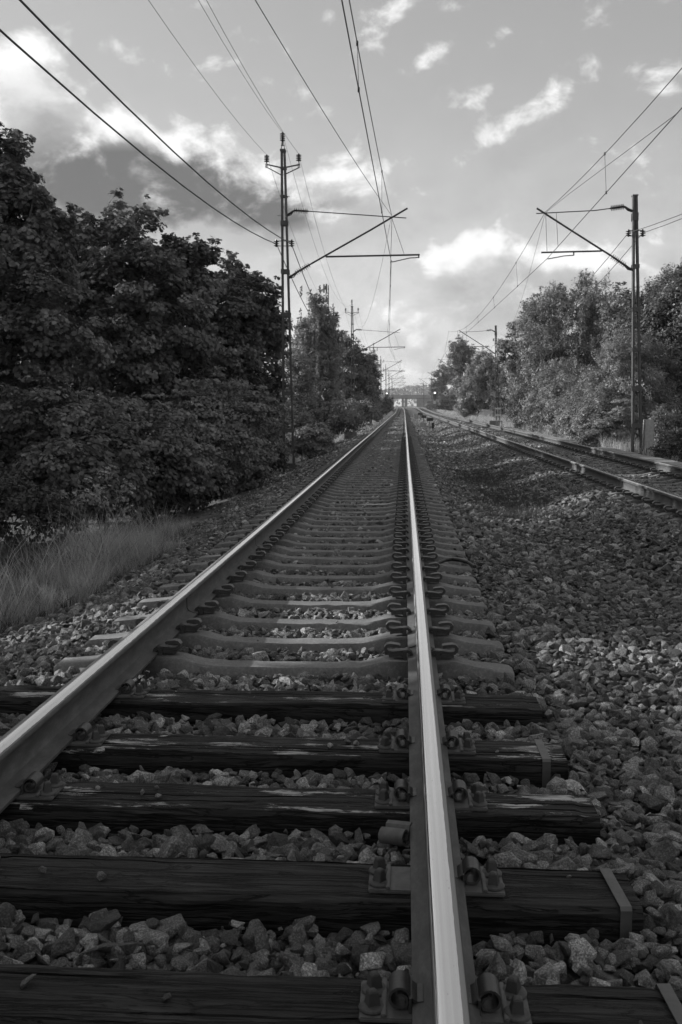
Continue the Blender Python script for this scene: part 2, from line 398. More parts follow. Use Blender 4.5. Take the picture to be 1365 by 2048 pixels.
for (y0, y1, dens, sc, dz) in ((.9, 8, 1850, 1.0, .06), (8, 20, 1000, 1.05, .05), (20, 50, 380, 1.25, .04), (50, 125, 150, 1.6, .03)):
    n = int(dens*(y1-y0)*9.2)
    x = rg.uniform(-3.6, 5.6, n); y = rg.uniform(y0, y1, n)
    k = (x > -.44*y-1.3) & (x < .31*y+1.4)
    lim = -2.95-.25*np.sin(y*1.1)-.2*np.sin(y*2.7+1)
    k &= x > lim - rg.exponential(.12, n)
    # the ditch between the tracks is overgrown further on
    dit = np.exp(-((x-1.55)/.35)**2)*sstep(11.5, 14, y)*(1-sstep(20, 25, y)); k &= rg.uniform(0, 1, n) > dit*.45
    x, y = x[k], y[k]
    s = np.clip(rg.lognormal(math.log(.052), .42, len(x)), .022, .12)*sc
    z = height(x, y) - rg.uniform(0, dz, len(x)) + .012
    keep = np.ones(len(x), bool)
    for ys_, hw, hl in [(q, .115, 1.32) for q in SLEEP_W]+[(q, .105, 1.26) for q in SLEEP_C if q < 130]:
        c_ = np.abs(y-ys_) < hw+s*.42
        keep &= ~(c_ & (np.abs(x+.655-bend(y)) < hl+s*.3))
    for i, q in enumerate(SLEEP_C):
        if q > 130: break
        keep &= ~((np.abs(y-q-.2) < .105+s*.42) & (np.abs(x-3.84-bend(y)) < rg.uniform(.95, 1.2, len(x))))
    x, y, z, s = x[keep], y[keep], z[keep], s[keep]
    inr = (np.abs(x+.655) < 1.3) | (np.abs(x-3.84) < 1.3)
    for xr in (.1, -1.41, 3.085, 4.595):                                # nothing pokes through a rail foot
        base = .17 if xr > 2 else 0
        hit = (np.abs(x-xr) < .085+s*.5)
        z = np.where(hit, np.minimum(z, base-.012-s*.36), z)
    pp.append(np.stack([x, y, z], 1)); ps_.append(np.stack([s, s, s], 1)*rg.uniform(.85, 1.15, (len(s), 3)))
    rr = np.stack([rg.normal(0, .5, len(s)), rg.normal(0, .5, len(s)), rg.uniform(0, 6.28, len(s))], 1); pr.append(rr)
q = []
for yy, zz in [(v, .002) for v in SLEEP_W]*7+[(v, -.03) for v in SLEEP_C[:40]]*3:
    u_ = rg.uniform(-1.25, 1.25)
    if abs(abs(u_)-.755) < .24 or (zz < 0 and abs(u_) > .4): continue
    q.append((-.655+u_, yy+rg.uniform(-.06, .06), zz, rg.uniform(.014, .042)))
q = np.array(q); q[:, 2] += q[:, 3]*.28
pp.append(q[:, :3]); ps_.append(np.repeat(q[:, 3:4], 3, 1)); pr.append(np.stack([rg.normal(0, .2, len(q)), rg.normal(0, .2, len(q)), rg.uniform(0, 6.28, len(q))], 1))
pp, ps_, pr = map(np.concatenate, (pp, ps_, pr))
stones = scatter('ballast_stones', [stone_mesh(i) for i in range(14)], pp, pr, ps_, rg.integers(0, 14, len(pp)))
tag(stones, 'crushed grey granite ballast heaped between and around the sleepers', 'ballast', kind='stuff')
print('stones', len(pp))

# ------------------------------------------------------------------ rails
PROF = [(-.075, 0), (-.075, .011), (-.045, .019), (-.018, .030), (-.0085, .048), (-.0085, .118), (-.016, .128), (-.0355, .137), (-.0362, .154), (-.0345, .1605),
        (-.031, .1655), (-.025, .1693), (-.017, .1714), (-.0085, .1723), (0, .1726)]
PROF = PROF + [(-x, z) for x, z in reversed(PROF[:-1])]
RAILYS = [-8]+list(np.arange(-4, 150, 2.0))+list(np.arange(150, 420, 6.0))
def rail(x0, z0, mat, label, wear=0):
    n = len(PROF); v = []; f = []
    prof = [(px, pz-(.012*wear*(max(px*(1 if wear > 0 else -1)+.012, 0)/.045)**2*(1 if wear > 0 else -1) if pz > .152 else 0)) for px, pz in PROF]
    for y in RAILYS:
        dx = float(bend(np.array(y))); dz = float(rise(np.array(y)))
        wob = .004*math.sin(y*.21+x0)
        v += [(px+dx+wob, y, pz+z0+dz) for px, pz in prof]
    for i in range(len(RAILYS)-1):
        for j in range(n):
            a, b = i*n+j, i*n+(j+1) % n; f.append((a, b, b+n, a+n))
    f.append(tuple(range(n))); f.append(tuple((len(RAILYS)-1)*n+j for j in reversed(range(n))))
    mb = MB(); mb.v, mb.f = v, f
    me = mb.mesh('rail', mat, smooth=True)
    a = me.attributes.new('u', 'FLOAT', 'POINT'); a.data.foreach_set('value', np.tile([p[0] for p in PROF], len(RAILYS)).astype(np.float32))
    a = me.attributes.new('head', 'FLOAT', 'POINT'); a.data.foreach_set('value', np.tile([1.0 if p[1] > .152 else 0.0 for p in PROF], len(RAILYS)).astype(np.float32))
    o = bpy.data.objects.new('rail', me); COL.objects.link(o); o.location = (x0, 0, 0)
    return tag(o, label, 'rail')
RL = rail(-1.41, .0175, M['railL'], 'left rail of the near track, its inner web and foot facing the camera', 1)
RR = rail(.1, .0175, M['railR'], 'bright polished right rail of the near track running up from the bottom edge')
RN = rail(3.085, .1875, M['railO'], 'nearer rail of the second track on the right, sun flecks on its web')
RF = rail(4.595, .1875, M['railO'], 'farther rail of the second track, beside the pale cable trough lids')
def weld(parent, x, y, z0):                                               # a weld collar round web and foot
    mb = MB(); n = len(PROF)
    pr_ = [(px*1.0+math.copysign(.004, px) if abs(px) > .001 else px, pz+(.003 if pz < .12 else -.004)) for px, pz in PROF if pz < .14]
    for yy in (y-.012, y+.012): mb.v += [(x+px, yy, z0+pz) for px, pz in pr_]
    k = len(pr_)
    for j in range(k): mb.f.append((j, (j+1) % k, (j+1) % k+k, j+k))
    mb.f.append(tuple(range(k))); mb.f.append(tuple(k+j for j in reversed(range(k))))
    mb.build('weld_collar', M['rust'], parent)
weld(RL, -1.41, 9.3, .0175); weld(RL, -1.41, 6.3, .0175); weld(RR, .1, 5.45, .0175)

# ------------------------------------------------------------------ concrete sleepers with their clips
def loft(mb, secs):
    n = len(secs[0]); o = len(mb.v)
    for s in secs: mb.v += s
    for i in range(len(secs)-1):
        for j in range(n):
            a, b = o+i*n+j, o+i*n+(j+1) % n; mb.f.append((a, b, b+n, a+n))
    mb.f.append(tuple(o+j for j in reversed(range(n)))); mb.f.append(tuple(o+(len(secs)-1)*n+j for j in range(n)))
def sleeper_mesh(seed):
    rr_ = random.Random(seed); mb = MB(); secs = []
    for u, zt in ((-1.25, -.045), (-1.23, -.03), (-1.05, -.012), (-.98, .004), (-.93, .014), (-.57, .014), (-.52, .002), (-.42, -.022), (-.3, -.028), (0, -.032)):
        wt, wb = .066, .086
        if u < -1.24: wt, wb = .056, .078
        secs.append([(u, -wb, -.2), (u, -wt-.008, zt-.012), (u, -wt, zt), (u, wt, zt), (u, wt+.008, zt-.012), (u, wb, -.2)])
    secs += [[(-p[0], p[1], p[2]) for p in s] for s in reversed(secs[:-1])]
    fine = []
    for a, b in zip(secs, secs[1:]):
        k = max(1, int((b[0][0]-a[0][0])/.05))
        for i in range(k): fine.append([tuple(p+(q-p)*i/k for p, q in zip(pa, pb)) for pa, pb in zip(a, b)])
    fine.append(secs[-1])
    fine = [[(p[0], p[1]+rr_.gauss(0, .0022)*(p[2] > -.1), p[2]+(rr_.gauss(0, .0014)-(.012*rr_.random() if rr_.random() < .05 and abs(p[1]) > .05 else 0))*(p[2] > -.1)) for p in sc] for sc in fine]
    loft(mb, fine); return mb.mesh('concrete_sleeper', M['sleeper'], smooth=True)
def clip_mesh(sgn):                                                       # spring clip curling away from the rail foot
    mb = MB()
    path = [(.052, .035), (.058, .046), (.072, .055), (.088, .055), (.15, .047), (.178, .050), (.190, .060), (.192, .074), (.182, .086), (.166, .089), (.125, .084), (.115, .080)]
    mb.strap([(sgn*x, z) for x, z in path], -.026, .026, .017)
    low = [(.085, .018), (.092, .030), (.11, .036), (.15, .034), (.175, .030)]
    mb.strap([(sgn*x, z) for x, z in low], -.03, .03, .014)
    mb.box((sgn*.088, 0, .035), (.022, .07, .05))
    return mb.mesh('rail_clip', M['clip'], smooth=True)
SLM = [sleeper_mesh(i) for i in range(4)]; CLM = {1: clip_mesh(1), -1: clip_mesh(-1)}
PADM = MB(); PADM.box((0, 0, .0155), (.15, .16, .004)); PADM = PADM.mesh('rail_pad', M['cable'])
def concrete_sleeper(xc, y, z, label, group, clips=True):
    o = bpy.data.objects.new('concrete_sleeper', SLM[rs.randrange(4)]); COL.objects.link(o)
    o.location = (xc+float(bend(np.array(y))), y, z+float(rise(np.array(y)))); o.rotation_euler = (0, 0, rs.gauss(0, .004))
    tag(o, label, 'sleeper', group)
    if clips:
        for xr in (-.755, .755):
            p = bpy.data.objects.new('rail_pad', PADM); COL.objects.link(p); p.parent = o; p.location = (xr, 0, 0)
            for sg in (-1, 1):
                c_ = bpy.data.objects.new('rail_clip', CLM[sg]); COL.objects.link(c_); c_.parent = o; c_.location = (xr, rs.gauss(0, .006), 0)
    return o
far_sl = []
for i, y in enumerate(SLEEP_C):
    if i < 150: concrete_sleeper(-.655, y, 0, 'weathered concrete sleeper under the rails of the near left track', 'concrete sleepers of the near track', i < 70)
    else: far_sl.append((-.655, y, 0))
    if y > 8.5:
        if i < 140: concrete_sleeper(3.84, y+.2, .17, 'concrete sleeper under the rails of the second track on the right', 'concrete sleepers of the second track', i < 75)
        else: far_sl.append((3.84, y+.2, .17))
mb = MB()
for x, y, z in far_sl:
    z += float(rise(np.array(y))); x += float(bend(np.array(y)))
    mb.box((x, y, z-.09), (2.5, .19, .17))
tag(mb.build('distant_sleepers', M['sleeper']), 'far off sleepers of both tracks merging into a dark strip', 'sleepers', kind='stuff')

# ------------------------------------------------------------------ wooden sleepers with base plates, screws, spring clips and end bands
def wood_mesh(seed, hl, hw):
    r = random.Random(seed); mb = MB(); secs = []
    n = 110
    ring = [(-hw, -.17), (-hw, -.11), (-hw, -.05), (-hw, -.014), (-hw+.012, 0), (-hw*.66, 0), (-hw*.33, 0), (0, 0), (hw*.33, 0), (hw*.66, 0), (hw-.012, 0), (hw, -.014), (hw, -.05), (hw, -.11), (hw, -.17)]
    gx = sorted(r.uniform(-.75, .75)*hw for _ in range(2))
    if gx[1]-gx[0] < .03: gx[1] = gx[0]+.03
    top = [p for p in ring if p[1] == 0 and all(abs(p[0]-g) > .012 for g in gx)]
    for gi, g in enumerate(gx): top += [(g-.005, 0), (g, -.5-gi), (g+.005, 0)]
    top.sort(); ring = [p for p in ring if p[1] < 0 and p[0] < 0]+top+[p for p in ring if p[1] < 0 and p[0] > 0]
    for i in range(n+1):
        u = -hl+2*hl*i/n; s = []
        for j, (y, z) in enumerate(ring):
            cut = 0; wand = 0
            if z < -.4:
                gi = int(round(-z-.5)); z = 0; cut = .026*max(0, min(1, (mnoise.noise(Vector((u*.9+seed*5, gi*7.3, 0)))+.18)*4))
            if z == 0 and any(abs(y-g) < .0061 for g in gx):
                g = min(gx, key=lambda q: abs(q-y)); wand = .012*mnoise.noise(Vector((u*1.1+seed, g*40, 3)))
            k = mnoise.noise(Vector((u*1.3+seed*7, y*9, z*9))); k2 = mnoise.noise(Vector((u*9+seed*3, y*30, z*22)))
            dy = k*.011+k2*.006; dz = k*.007+k2*.004
            if z > -.02 and abs(abs(u)-.755) < .22: dz *= .15; dz -= .001
            if abs(u) > hl-.06 and z > -.02: dz -= .006
            s.append((u, y+(wand if wand else dy), min(z+dz, .004)-cut))
        secs.append(s)
    loft(mb, secs); return mb.mesh('wooden_sleeper', M['wood'], smooth=True)
def plate_mb(sg):
    mb = MB(); mb.box((0, 0, .006), (.385, .15, .0115)); return mb
def screw_mesh():
    mb = MB()
    mb.lathe((0, 0, .0118), (0, 0, 1), [(0, .032), (.005, .032), (.009, .026), (.011, .016)], 16)
    a, b = .0155, .0108
    vs = [(i*a, j*a, .018) for i, j in ((-1, -1), (1, -1), (1, 1), (-1, 1))]+[(i*b, j*b, .052) for i, j in ((-1, -1), (1, -1), (1, 1), (-1, 1))]+[(i*.006, j*.006, .056) for i, j in ((-1, -1), (1, -1), (1, 1), (-1, 1))]
    mb.add(vs, [(0, 1, 5, 4), (1, 2, 6, 5), (2, 3, 7, 6), (3, 0, 4, 7), (4, 5, 9, 8), (5, 6, 10, 9), (6, 7, 11, 10), (7, 4, 8, 11), (8, 9, 10, 11), (3, 2, 1, 0)])
    return mb.mesh('screw', M['rust'], bevel=.0015)
SCM = screw_mesh()
def loop_path(sg):
    p = [(.048, .034), (.062, .032), (.074, .040)]
    for k in range(11):
        t = math.pi-(math.pi*1.32)*k/10
        p.append((.101+.0235*math.cos(t), .041+.0235*math.sin(t)))
    p += [(.100, .0185), (.088, .021), (.084, .033), (.087, .044), (.097, .050), (.106, .046)]
    return [(sg*x, z) for x, z in p]
def springclip_mesh(sg):
    mb = MB(); mb.strap(loop_path(sg), -.036, .036, .006)
    mb.box((sg*.0775, 0, .031), (.006, .095, .036))                       # the upright web it hooks under
    return mb.mesh('spring_clip', M['clip'], smooth=True)
SPM = {1: springclip_mesh(1), -1: springclip_mesh(-1)}
RIBM = MB(); RIBM.box((0, 0, .016), (.012, .148, .009)); RIBM = RIBM.mesh('plate_rib', M['plate'], bevel=.002)
PLM = plate_mb(1).mesh('base_plate', M['plate'], bevel=.003)
BANDM = MB(); BANDM.strap([(-.1195, -.12), (-.1195, -.004), (-.113, .0045), (.113, .0045), (.1195, -.004), (.1195, -.12)], -.016, .016, .003)
BANDM = BANDM.mesh('steel_band', M['band']); 
def wooden(i, y, label, wear, band=None, miss=False, hl=1.32, dx=0):
    o = bpy.data.objects.new('wooden_sleeper', wood_mesh(i+1, hl, .113)); COL.objects.link(o)
    o.location = (-.655+dx, y, 0); o.rotation_euler = (0, 0, rs.gauss(0, .003)); tag(o, label, 'sleeper', 'wooden sleepers in the foreground'); o['wear'] = wear
    for xr in (-.755-dx, .755-dx):
        p = bpy.data.objects.new('base_plate', PLM); COL.objects.link(p); p.parent = o; p.location = (xr, 0, 0)
        for sg in (-1, 1):
            rb = bpy.data.objects.new('plate_rib', RIBM); COL.objects.link(rb); rb.parent = p; rb.location = (sg*.137, 0, 0)
            for yy in (-.036, .038):
                s = bpy.data.objects.new('screw', SCM); COL.objects.link(s); s.parent = p
                s.location = (sg*(.163+rs.gauss(0, .002)), yy+rs.gauss(0, .003), 0); s.rotation_euler = (rs.gauss(0, .03), rs.gauss(0, .03), rs.uniform(0, 1.5))
            if miss and xr > 0 and sg < 0: continue
            c_ = bpy.data.objects.new('spring_clip', SPM[sg]); COL.objects.link(c_); c_.parent = p; c_.location = (0, rs.gauss(0, .006), 0)
    if band:
        b = bpy.data.objects.new('steel_band', BANDM); COL.objects.link(b); b.parent = o; b.location = (band-(-.655+dx), 0, 0); b.rotation_euler = (0, 0, R(90)+rs.gauss(0, .03))
    return o
wooden(0, SLEEP_W[0], 'dark wooden sleeper nearest the camera, running along the bottom edge of the picture', 0, .63)
wooden(1, SLEEP_W[1], 'dark wooden sleeper with a steel end band, one spring clip missing beside the right rail', 0, .61, True)
wooden(2, SLEEP_W[2], 'dark wooden sleeper with pale splintered patches and no end band on its right', .95)
wooden(3, SLEEP_W[3], 'dark wooden sleeper with pale scuffs and a thin steel band near its right end', 1.0, .56, dx=-.02)
wooden(4, SLEEP_W[4], 'last wooden sleeper before the concrete ones begin, faintly scuffed on top', .8, dx=-.03)
g = G(790, 1700, -.03)
mb = MB(); mb.strap([(x-.1, z-.043) for x, z in loop_path(1)], -.045, .045, .006)
o = mb.build('loose_spring_clip', M['plate'], org=(0, 0, 0), smooth=True)
o.location = (g.x, g.y, .015); o.rotation_euler = (R(10), R(150), R(64))
tag(o, 'broken rusty spring clip lying loose on stones left of the right rail', 'rail clip')
# ------------------------------------------------------------------ odds and ends by the track
mb = MB(); pts = []
for px, py in ((872, 1128), (890, 1121), (905, 1119), (922, 1121), (938, 1126), (950, 1134)):
    q = G(px, py, .01); pts.append((q.x, q.y, .012))
mb.tube(pts, .016, 8); tag(mb.build('track_cable', M['cable']), 'short black cable lying across sleeper ends right of the near track', 'cable')
for px, py, w, lab in ((787, 856, .55, 'nearest flat grey beacon plate between the rails of the near track'), (793.5, 840.5, .55, 'pale beacon plate between the rails, middle one of three'), (795.5, 835, .5, 'farthest pale beacon plate between the rails of the near track')):
    q = G(px, py, .05); t = thing('track_beacon', lab, 'beacon plate', (q.x, q.y, .0), 'beacon plates between the rails')
    mb = MB(); mb.box((q.x, q.y, .03), (w, .36, .045)); mb.build('plate', M['pale'], t, bevel=.01)
    mb = MB(); mb.box((q.x, q.y, -.02), (w*.8, .2, .06)); mb.build('bracket', M['darksteel'], t)

# ------------------------------------------------------------------ catenary masts
def ins_stack(mb, p, ax, n, r=.075, pitch=.05, core=.035):
    prof = [(0, core*.7)]
    for k in range(n):
        t = pitch*(k+.3); prof += [(t, core), (t+pitch*.25, r), (t+pitch*.42, r*.96), (t+pitch*.5, core)]
    prof.append((pitch*(n+.6), core*.7)); mb.lathe(p, ax, prof, 10)
def mast(kind, base, label, group, conv, tee=True, box=False, frame=False):
    """conv(px,py) gives the local point surveyed on the nearest mast of that side."""
    t = thing('catenary_mast', label, 'mast', base, group); W = Vector(base)
    def B(mb, name, m, **kw): return mb.build(name, m, t, org=(0, 0, 0), **kw)
    L = conv; left = kind == 'L'
    if left: ends = [(567.5, 958, 562.8, 299), (589.5, 940, 570.6, 299)]; ybat = [(299, 304), (335, 339), (391, 395), (442, 452), (539, 548), (625, 634), (704, 708), (783, 791), (857, 865), (927, 937)]
    else: ends = [(1264.5, 912, 1266.6, 390), (1284, 912, 1274, 390)]; ybat = [(390, 393), (426, 442), (529, 537), (615, 624), (697, 703), (772, 782), (847, 855)]
    def xat(e, y): return e[2]+(e[0]-e[2])*(y-e[3])/(e[1]-e[3])
    for e in ends:
        mb = MB(); p, q = L(e[0], e[1]), L(e[2], e[3]); dx = .032
        s = 1 if e is ends[0] else -1
        mb.bar(p, q, .012, .13)                                             # web of the channel
        for yy in (-.062, .062): mb.bar(p+Vector((s*dx*.5, yy, 0)), q+Vector((s*dx*.5, yy, 0)), dx*1.7, .011)
        B(mb, 'upright', M['steel'])
    for y0, y1 in ybat:
        a, b = L(xat(ends[0], y0), y0), L(xat(ends[1], y0), y0); c = L(xat(ends[1], y1), y1); h = abs(a.z-c.z)
        mb = MB()
        for yy in (-.078, .078): mb.box(((a.x+b.x)/2, yy, (a.z+c.z)/2), (b.x-a.x+.05, .008, h))
        B(mb, 'batten_plate', M['steel'])
    mb = MB()
    bz = L(ends[0][0], 912 if not left else 950); bx = (L(*ends[0][:2]).x+L(*ends[1][:2]).x)/2
    mb.box((bx, 0, bz.z-.3), (.75, .6, .52)); B(mb, 'footing', M['concrete_old'], bevel=.03)
    def insul(p, q, n, name='insulator'):
        mb = MB(); d = (q-p); ins_stack(mb, p, d, n, .076, d.length/(n+.6), .026); return B(mb, name, M['porcelain'], smooth=True)
    V = lambda px, py: L(px, py)
    if left:
        if tee:
            mb = MB()
            mb.bar(V(563, 300), V(564.5, 280), .016, .016); mb.bar(V(570, 300), V(567, 280), .016, .016); mb.bar(V(562.5, 291), V(570, 291), .016, .016); mb.bar(V(565.5, 292), V(565.5, 270), .03, .03)
            B(mb, 'top_bracket', M['steel'])
            insul(V(565.5, 283), V(565.5, 264), 4)
            mb = MB()
            mb.bar(V(534, 329), V(566, 336), .03, .04); mb.bar(V(600, 329), V(566, 336), .03, .04); mb.bar(V(535, 335), V(563, 350), .022, .03); mb.bar(V(599, 335), V(568, 350), .022, .03)
            for x in (533.5, 598.5):
                mb.bar(V(x-2, 336), V(x-2, 327), .012, .012); mb.bar(V(x+2, 336), V(x+2, 327), .012, .012); mb.bar(V(x, 336), V(x, 318), .022, .022)
            B(mb, 'cross_arm', M['steel'])
            insul(V(534, 325), V(534, 309), 4); insul(V(598, 323), V(598, 307), 4)
        mb = MB()
        mb.bar(V(571, 393), V(580, 393), .012, .012); mb.bar(V(555, 431), V(563, 431), .012, .012); B(mb, 'step_peg', M['steel'])
        for x0, x1, cx in ((551, 563, 555), (571, 588, 583)):
            mb = MB(); mb.bar(V(cx, 482), V(567, 482), .014, .05); mb.bar(V(cx, 492), V(567, 492), .014, .05); mb.bar(V(cx, 481), V(cx, 493), .02, .02)
            B(mb, 'side_bracket', M['steel']); insul(V(cx-2 if cx < 560 else cx+1, 494), V(cx-2 if cx < 560 else cx+1, 479), 3)
        mb = MB(); mb.tube([V(572, 431), V(580, 427), V(588, 421.5)], .028, 8); mb.tube([V(573, 433), V(582, 430), V(587, 424)], .014, 6); B(mb, 'stay_bracket', M['darksteel'])
        insul(V(588, 421), V(618, 422.5), 8)
        mb = MB(); mb.tube([V(618, 422.5), V(784, 434), V(813, 436)], .013, 6); B(mb, 'top_stay', M['darksteel'])
        mb = MB(); mb.tube([V(576, 556), V(585, 551), V(592, 546)], .03, 8); mb.tube([V(578, 557), V(588, 554), V(594, 546)], .014, 6); B(mb, 'strut_bracket', M['darksteel'])
        insul(V(591, 546.5), V(622, 528), 8)
        mb = MB(); mb.tube([V(622, 528), V(650, 512), V(740, 461), V(815.5, 416.5)], .025, 8); B(mb, 'cantilever_strut', M['darksteel'])
        mb = MB(); mb.tube([V(652, 513.5), V(840, 509.5)], .024, 8); mb.tube([V(838, 508), V(838, 516)], .02, 6); B(mb, 'steady_tube', M['darksteel'])
        mb = MB(); mb.tube([V(838, 515), V(820, 516), V(785, 524), V(783, 521)], .013, 6); B(mb, 'registration_arm', M['darksteel'])
        mb = MB(); mb.tube([V(784, 436), V(809, 509)], .006, 5); B(mb, 'hanger', M['wire'])
    else:
        for cx in (1257.5, 1286):
            mb = MB(); mb.bar(V(cx, 461), V(1271, 461), .014, .05); mb.bar(V(cx, 472), V(1271, 472), .014, .05); mb.bar(V(cx, 460), V(cx, 473), .02, .02)
            B(mb, 'side_bracket', M['steel']); insul(V(cx, 473.5), V(cx, 458.5), 3)
        mb = MB(); mb.tube([V(1266, 422), V(1257, 418), V(1249, 413)], .028, 8); mb.tube([V(1265, 424), V(1256, 421), V(1250, 415)], .014, 6); B(mb, 'stay_bracket', M['darksteel'])
        insul(V(1249, 413), V(1220, 417), 8)
        mb = MB(); mb.tube([V(1220, 417), V(1190, 421), V(1073, 427)], .013, 6); B(mb, 'top_stay', M['darksteel'])
        mb = MB(); mb.tube([V(1267, 540), V(1258, 536), V(1250, 530)], .03, 8); mb.tube([V(1265, 541), V(1256, 539), V(1249, 531)], .014, 6); B(mb, 'strut_bracket', M['darksteel'])
        insul(V(1251, 531), V(1222, 511), 8)
        mb = MB(); mb.tube([V(1222, 511), V(1206, 501), V(1140, 459), V(1074, 416.5)], .025, 8); B(mb, 'cantilever_strut', M['darksteel'])
        mb = MB(); mb.tube([V(1204, 502), V(1083, 505)], .022, 8); mb.tube([V(1148, 503), V(1148, 511)], .018, 6); B(mb, 'steady_tube', M['darksteel'])
        mb = MB(); mb.tube([V(1148, 510.5), V(1128, 512), V(1096, 518), V(1095, 516)], .013, 6); B(mb, 'registration_arm', M['darksteel'])
        for a, b in (((1092, 430), (1094.5, 504)), ((1113, 426), (1116.5, 494))):
            mb = MB(); mb.tube([V(*a), V(*b)], .006, 5); B(mb, 'hanger', M['wire'])
    if box:
        mb = MB(); a, b = V(1289, 839), V(1304.5, 896)
        mb.box(((a.x+b.x)/2, -.02, (a.z+b.z)/2), (b.x-a.x, .24, a.z-b.z)); bo = B(mb, 'junction_box', M['pale_box'], bevel=.008)
        mb = MB(); mb.tube([V(1288, 896), V(1285, 904), V(1276, 908)], .012, 6); mb.tube([V(1294, 896), V(1293, 905), V(1290, 912)], .012, 6); B(mb, 'box_cable', M['cable'])
    if frame:                                                              # white barred guard at the mast foot
        mb = MB()
        for z in (.55, 1.0): mb.box((-.05, -.42, z), (.4, .03, .1))
        for x in (-.24, -.1, .02, .14): mb.box((x, -.4, .6), (.03, .03, 1.0))
        B(mb, 'guard_frame', M['white'])
    return t
M['pale_box'] = simple('pale_mottled_box', .26, .40, .6, 16, .1)
BLL, BRR = Vector((-3.207, 27.5, -.41)), Vector((6.207, 27, .127))
cl = lambda px, py: P(px, py, 27.5)-BLL
cr = lambda px, py: P(px, py, 27.0)-BRR
ML, MR = 'masts left of the tracks', 'masts right of the tracks'
mast('L', tuple(BLL), 'tall lattice mast nearest on the left with three insulators on top', ML, cl)
mast('R', tuple(BRR), 'lattice mast nearest on the right with a pale box near its foot', MR, cr, box=True)
for px, Y, lab in ((707, 70, 'second lattice mast on the left, rising out of the bushes beside the birch'), (749, 118, 'third mast on the left, its foot hidden by dark trees'), (763, 149, 'fourth mast on the left, just behind the dark trees'),
                   (772.8, 184, 'fifth mast on the left, close to the left signal'), (779, 222, 'sixth mast on the left, thin and far away before the bridge'), (785, 265, 'seventh and farthest mast on the left, before the bridge')):
    q = P(px, 760, Y); mast('L', (q.x, Y, -.41+float(rise(np.array(Y)))), lab, ML, cl)
for px, Y, lab, fr in ((998, 70, 'second mast on the right with white bars at its foot', True), (926.5, 112, 'third mast on the right, half hidden in the trees', False), (891, 157, 'fourth mast on the right carrying a diamond sign', False),
                       (866, 205, 'fifth mast on the right, just left of the right signal', False), (849, 260, 'sixth and farthest mast on the right, before the bridge', False)):
    q = P(px, 760, Y); mast('R', (q.x, Y, .16+float(rise(np.array(Y)))), lab, MR, cr, frame=fr)

# ------------------------------------------------------------------ wires
def wire(name, label, cat, pts, r, group):
    mb = MB(); mb.tube(pts, r, 6); return tag(mb.build(name, M['wire'], smooth=True), label, cat, group)
def span(a, b, sag, n=14):
    a, b = Vector(a), Vector(b); return [a.lerp(b, i/n)-Vector((0, 0, sag*4*(i/n)*(1-i/n))) for i in range(n+1)]
def back(a, c, Y0, n=18, end=-14):
    """parabola from the mast point a through the surveyed point c, lowest at Y0, carried on behind the camera"""
    a, c = Vector(a), Vector(c); k = (a.z-c.z)/((a.y-Y0)**2-(c.y-Y0)**2); zm = a.z-k*(a.y-Y0)**2
    o = []
    for i in range(n+1):
        y = a.y+(end-a.y)*i/n; f = (a.y-y)/(a.y-c.y); o.append(Vector((a.x+(c.x-a.x)*f, y, zm+k*(y-Y0)**2)))
    return o
def chain(first, more): return list(reversed(first))+more
OW = 'overhead line of the near track'; OR = 'overhead line of the second track'; FW = 'feeder wires on the masts'
# near track: contact wire and catenary wire
cwL = P(783, 523, 27.5); c2 = G(684, 0, cwL.z-.02)
cb = back(cwL, c2, 6.5); nxt = [P(778.5, 694, 70), P(800, 738.5, 112), P(791, 757, 148), P(800, 769, 184), P(797, 778, 225), P(800, 783, 270)]
cont = list(cb[::-1])
for q in nxt: cont += span(cont[-1], q, .05, 6)[1:]
wire('contact_wire', 'straight lower contact wire over the near track', 'overhead wire', cont, .0075, OW)
def obs(dpt, upt, zc):                                                     # a dropper seen from its foot and its top
    b = G(dpt[0], dpt[1], zc); return b, P(upt[0], upt[1], b.y)
mwL = P(784.5, 434, 27.5); b1, t1 = obs((718, 178), (715, 87), cwL.z-.01)
mb_ = back(mwL, t1, 6.5); cat = list(mb_[::-1]); sup = [P(775, 661, 70), P(803, 718.5, 112), P(794, 743, 148), P(803, 758, 184), P(799, 769, 225), P(801, 776, 270)]
for q in sup: cat += span(cat[-1], q, 1.0, 12)[1:]
mw = wire('catenary_wire', 'sagging upper carrier wire above the near track with small droppers', 'overhead wire', cat, .0068, OW)
def at_y(pts, y):
    for a, b in zip(pts, pts[1:]):
        if a.y <= y <= b.y: return a.lerp(b, (y-a.y)/(b.y-a.y))
    return pts[-1]
def droppers(parent, cat, cont, ys):
    for y in ys:
        a, b = at_y(cat, y), at_y(cont, y); mb = MB(); mb.tube([a, b], .004, 5)
        for p in (a, b): mb.box(p, (.025, .045, .05))
        mb.build('dropper', M['wire'], parent, org=(0, 0, 0))
droppers(mw, cat, cont, [b1.y, 20.5, 33, 41, 49, 57, 65, 76, 86, 96, 106])
a = P(784, 431, 27.3); wire('stitch_wire', 'slanting wire from the left cantilever up to the top edge of the sky', 'overhead wire', back(a, P(511, 0, 11.5), 5, end=2), .006, OW)
wire('anchor_wire', 'thin bowed wire from the left cantilever down to the second left mast', 'overhead wire', span(P(782, 440, 28), P(720, 653, 69.5), .9, 14), .0045, OW)
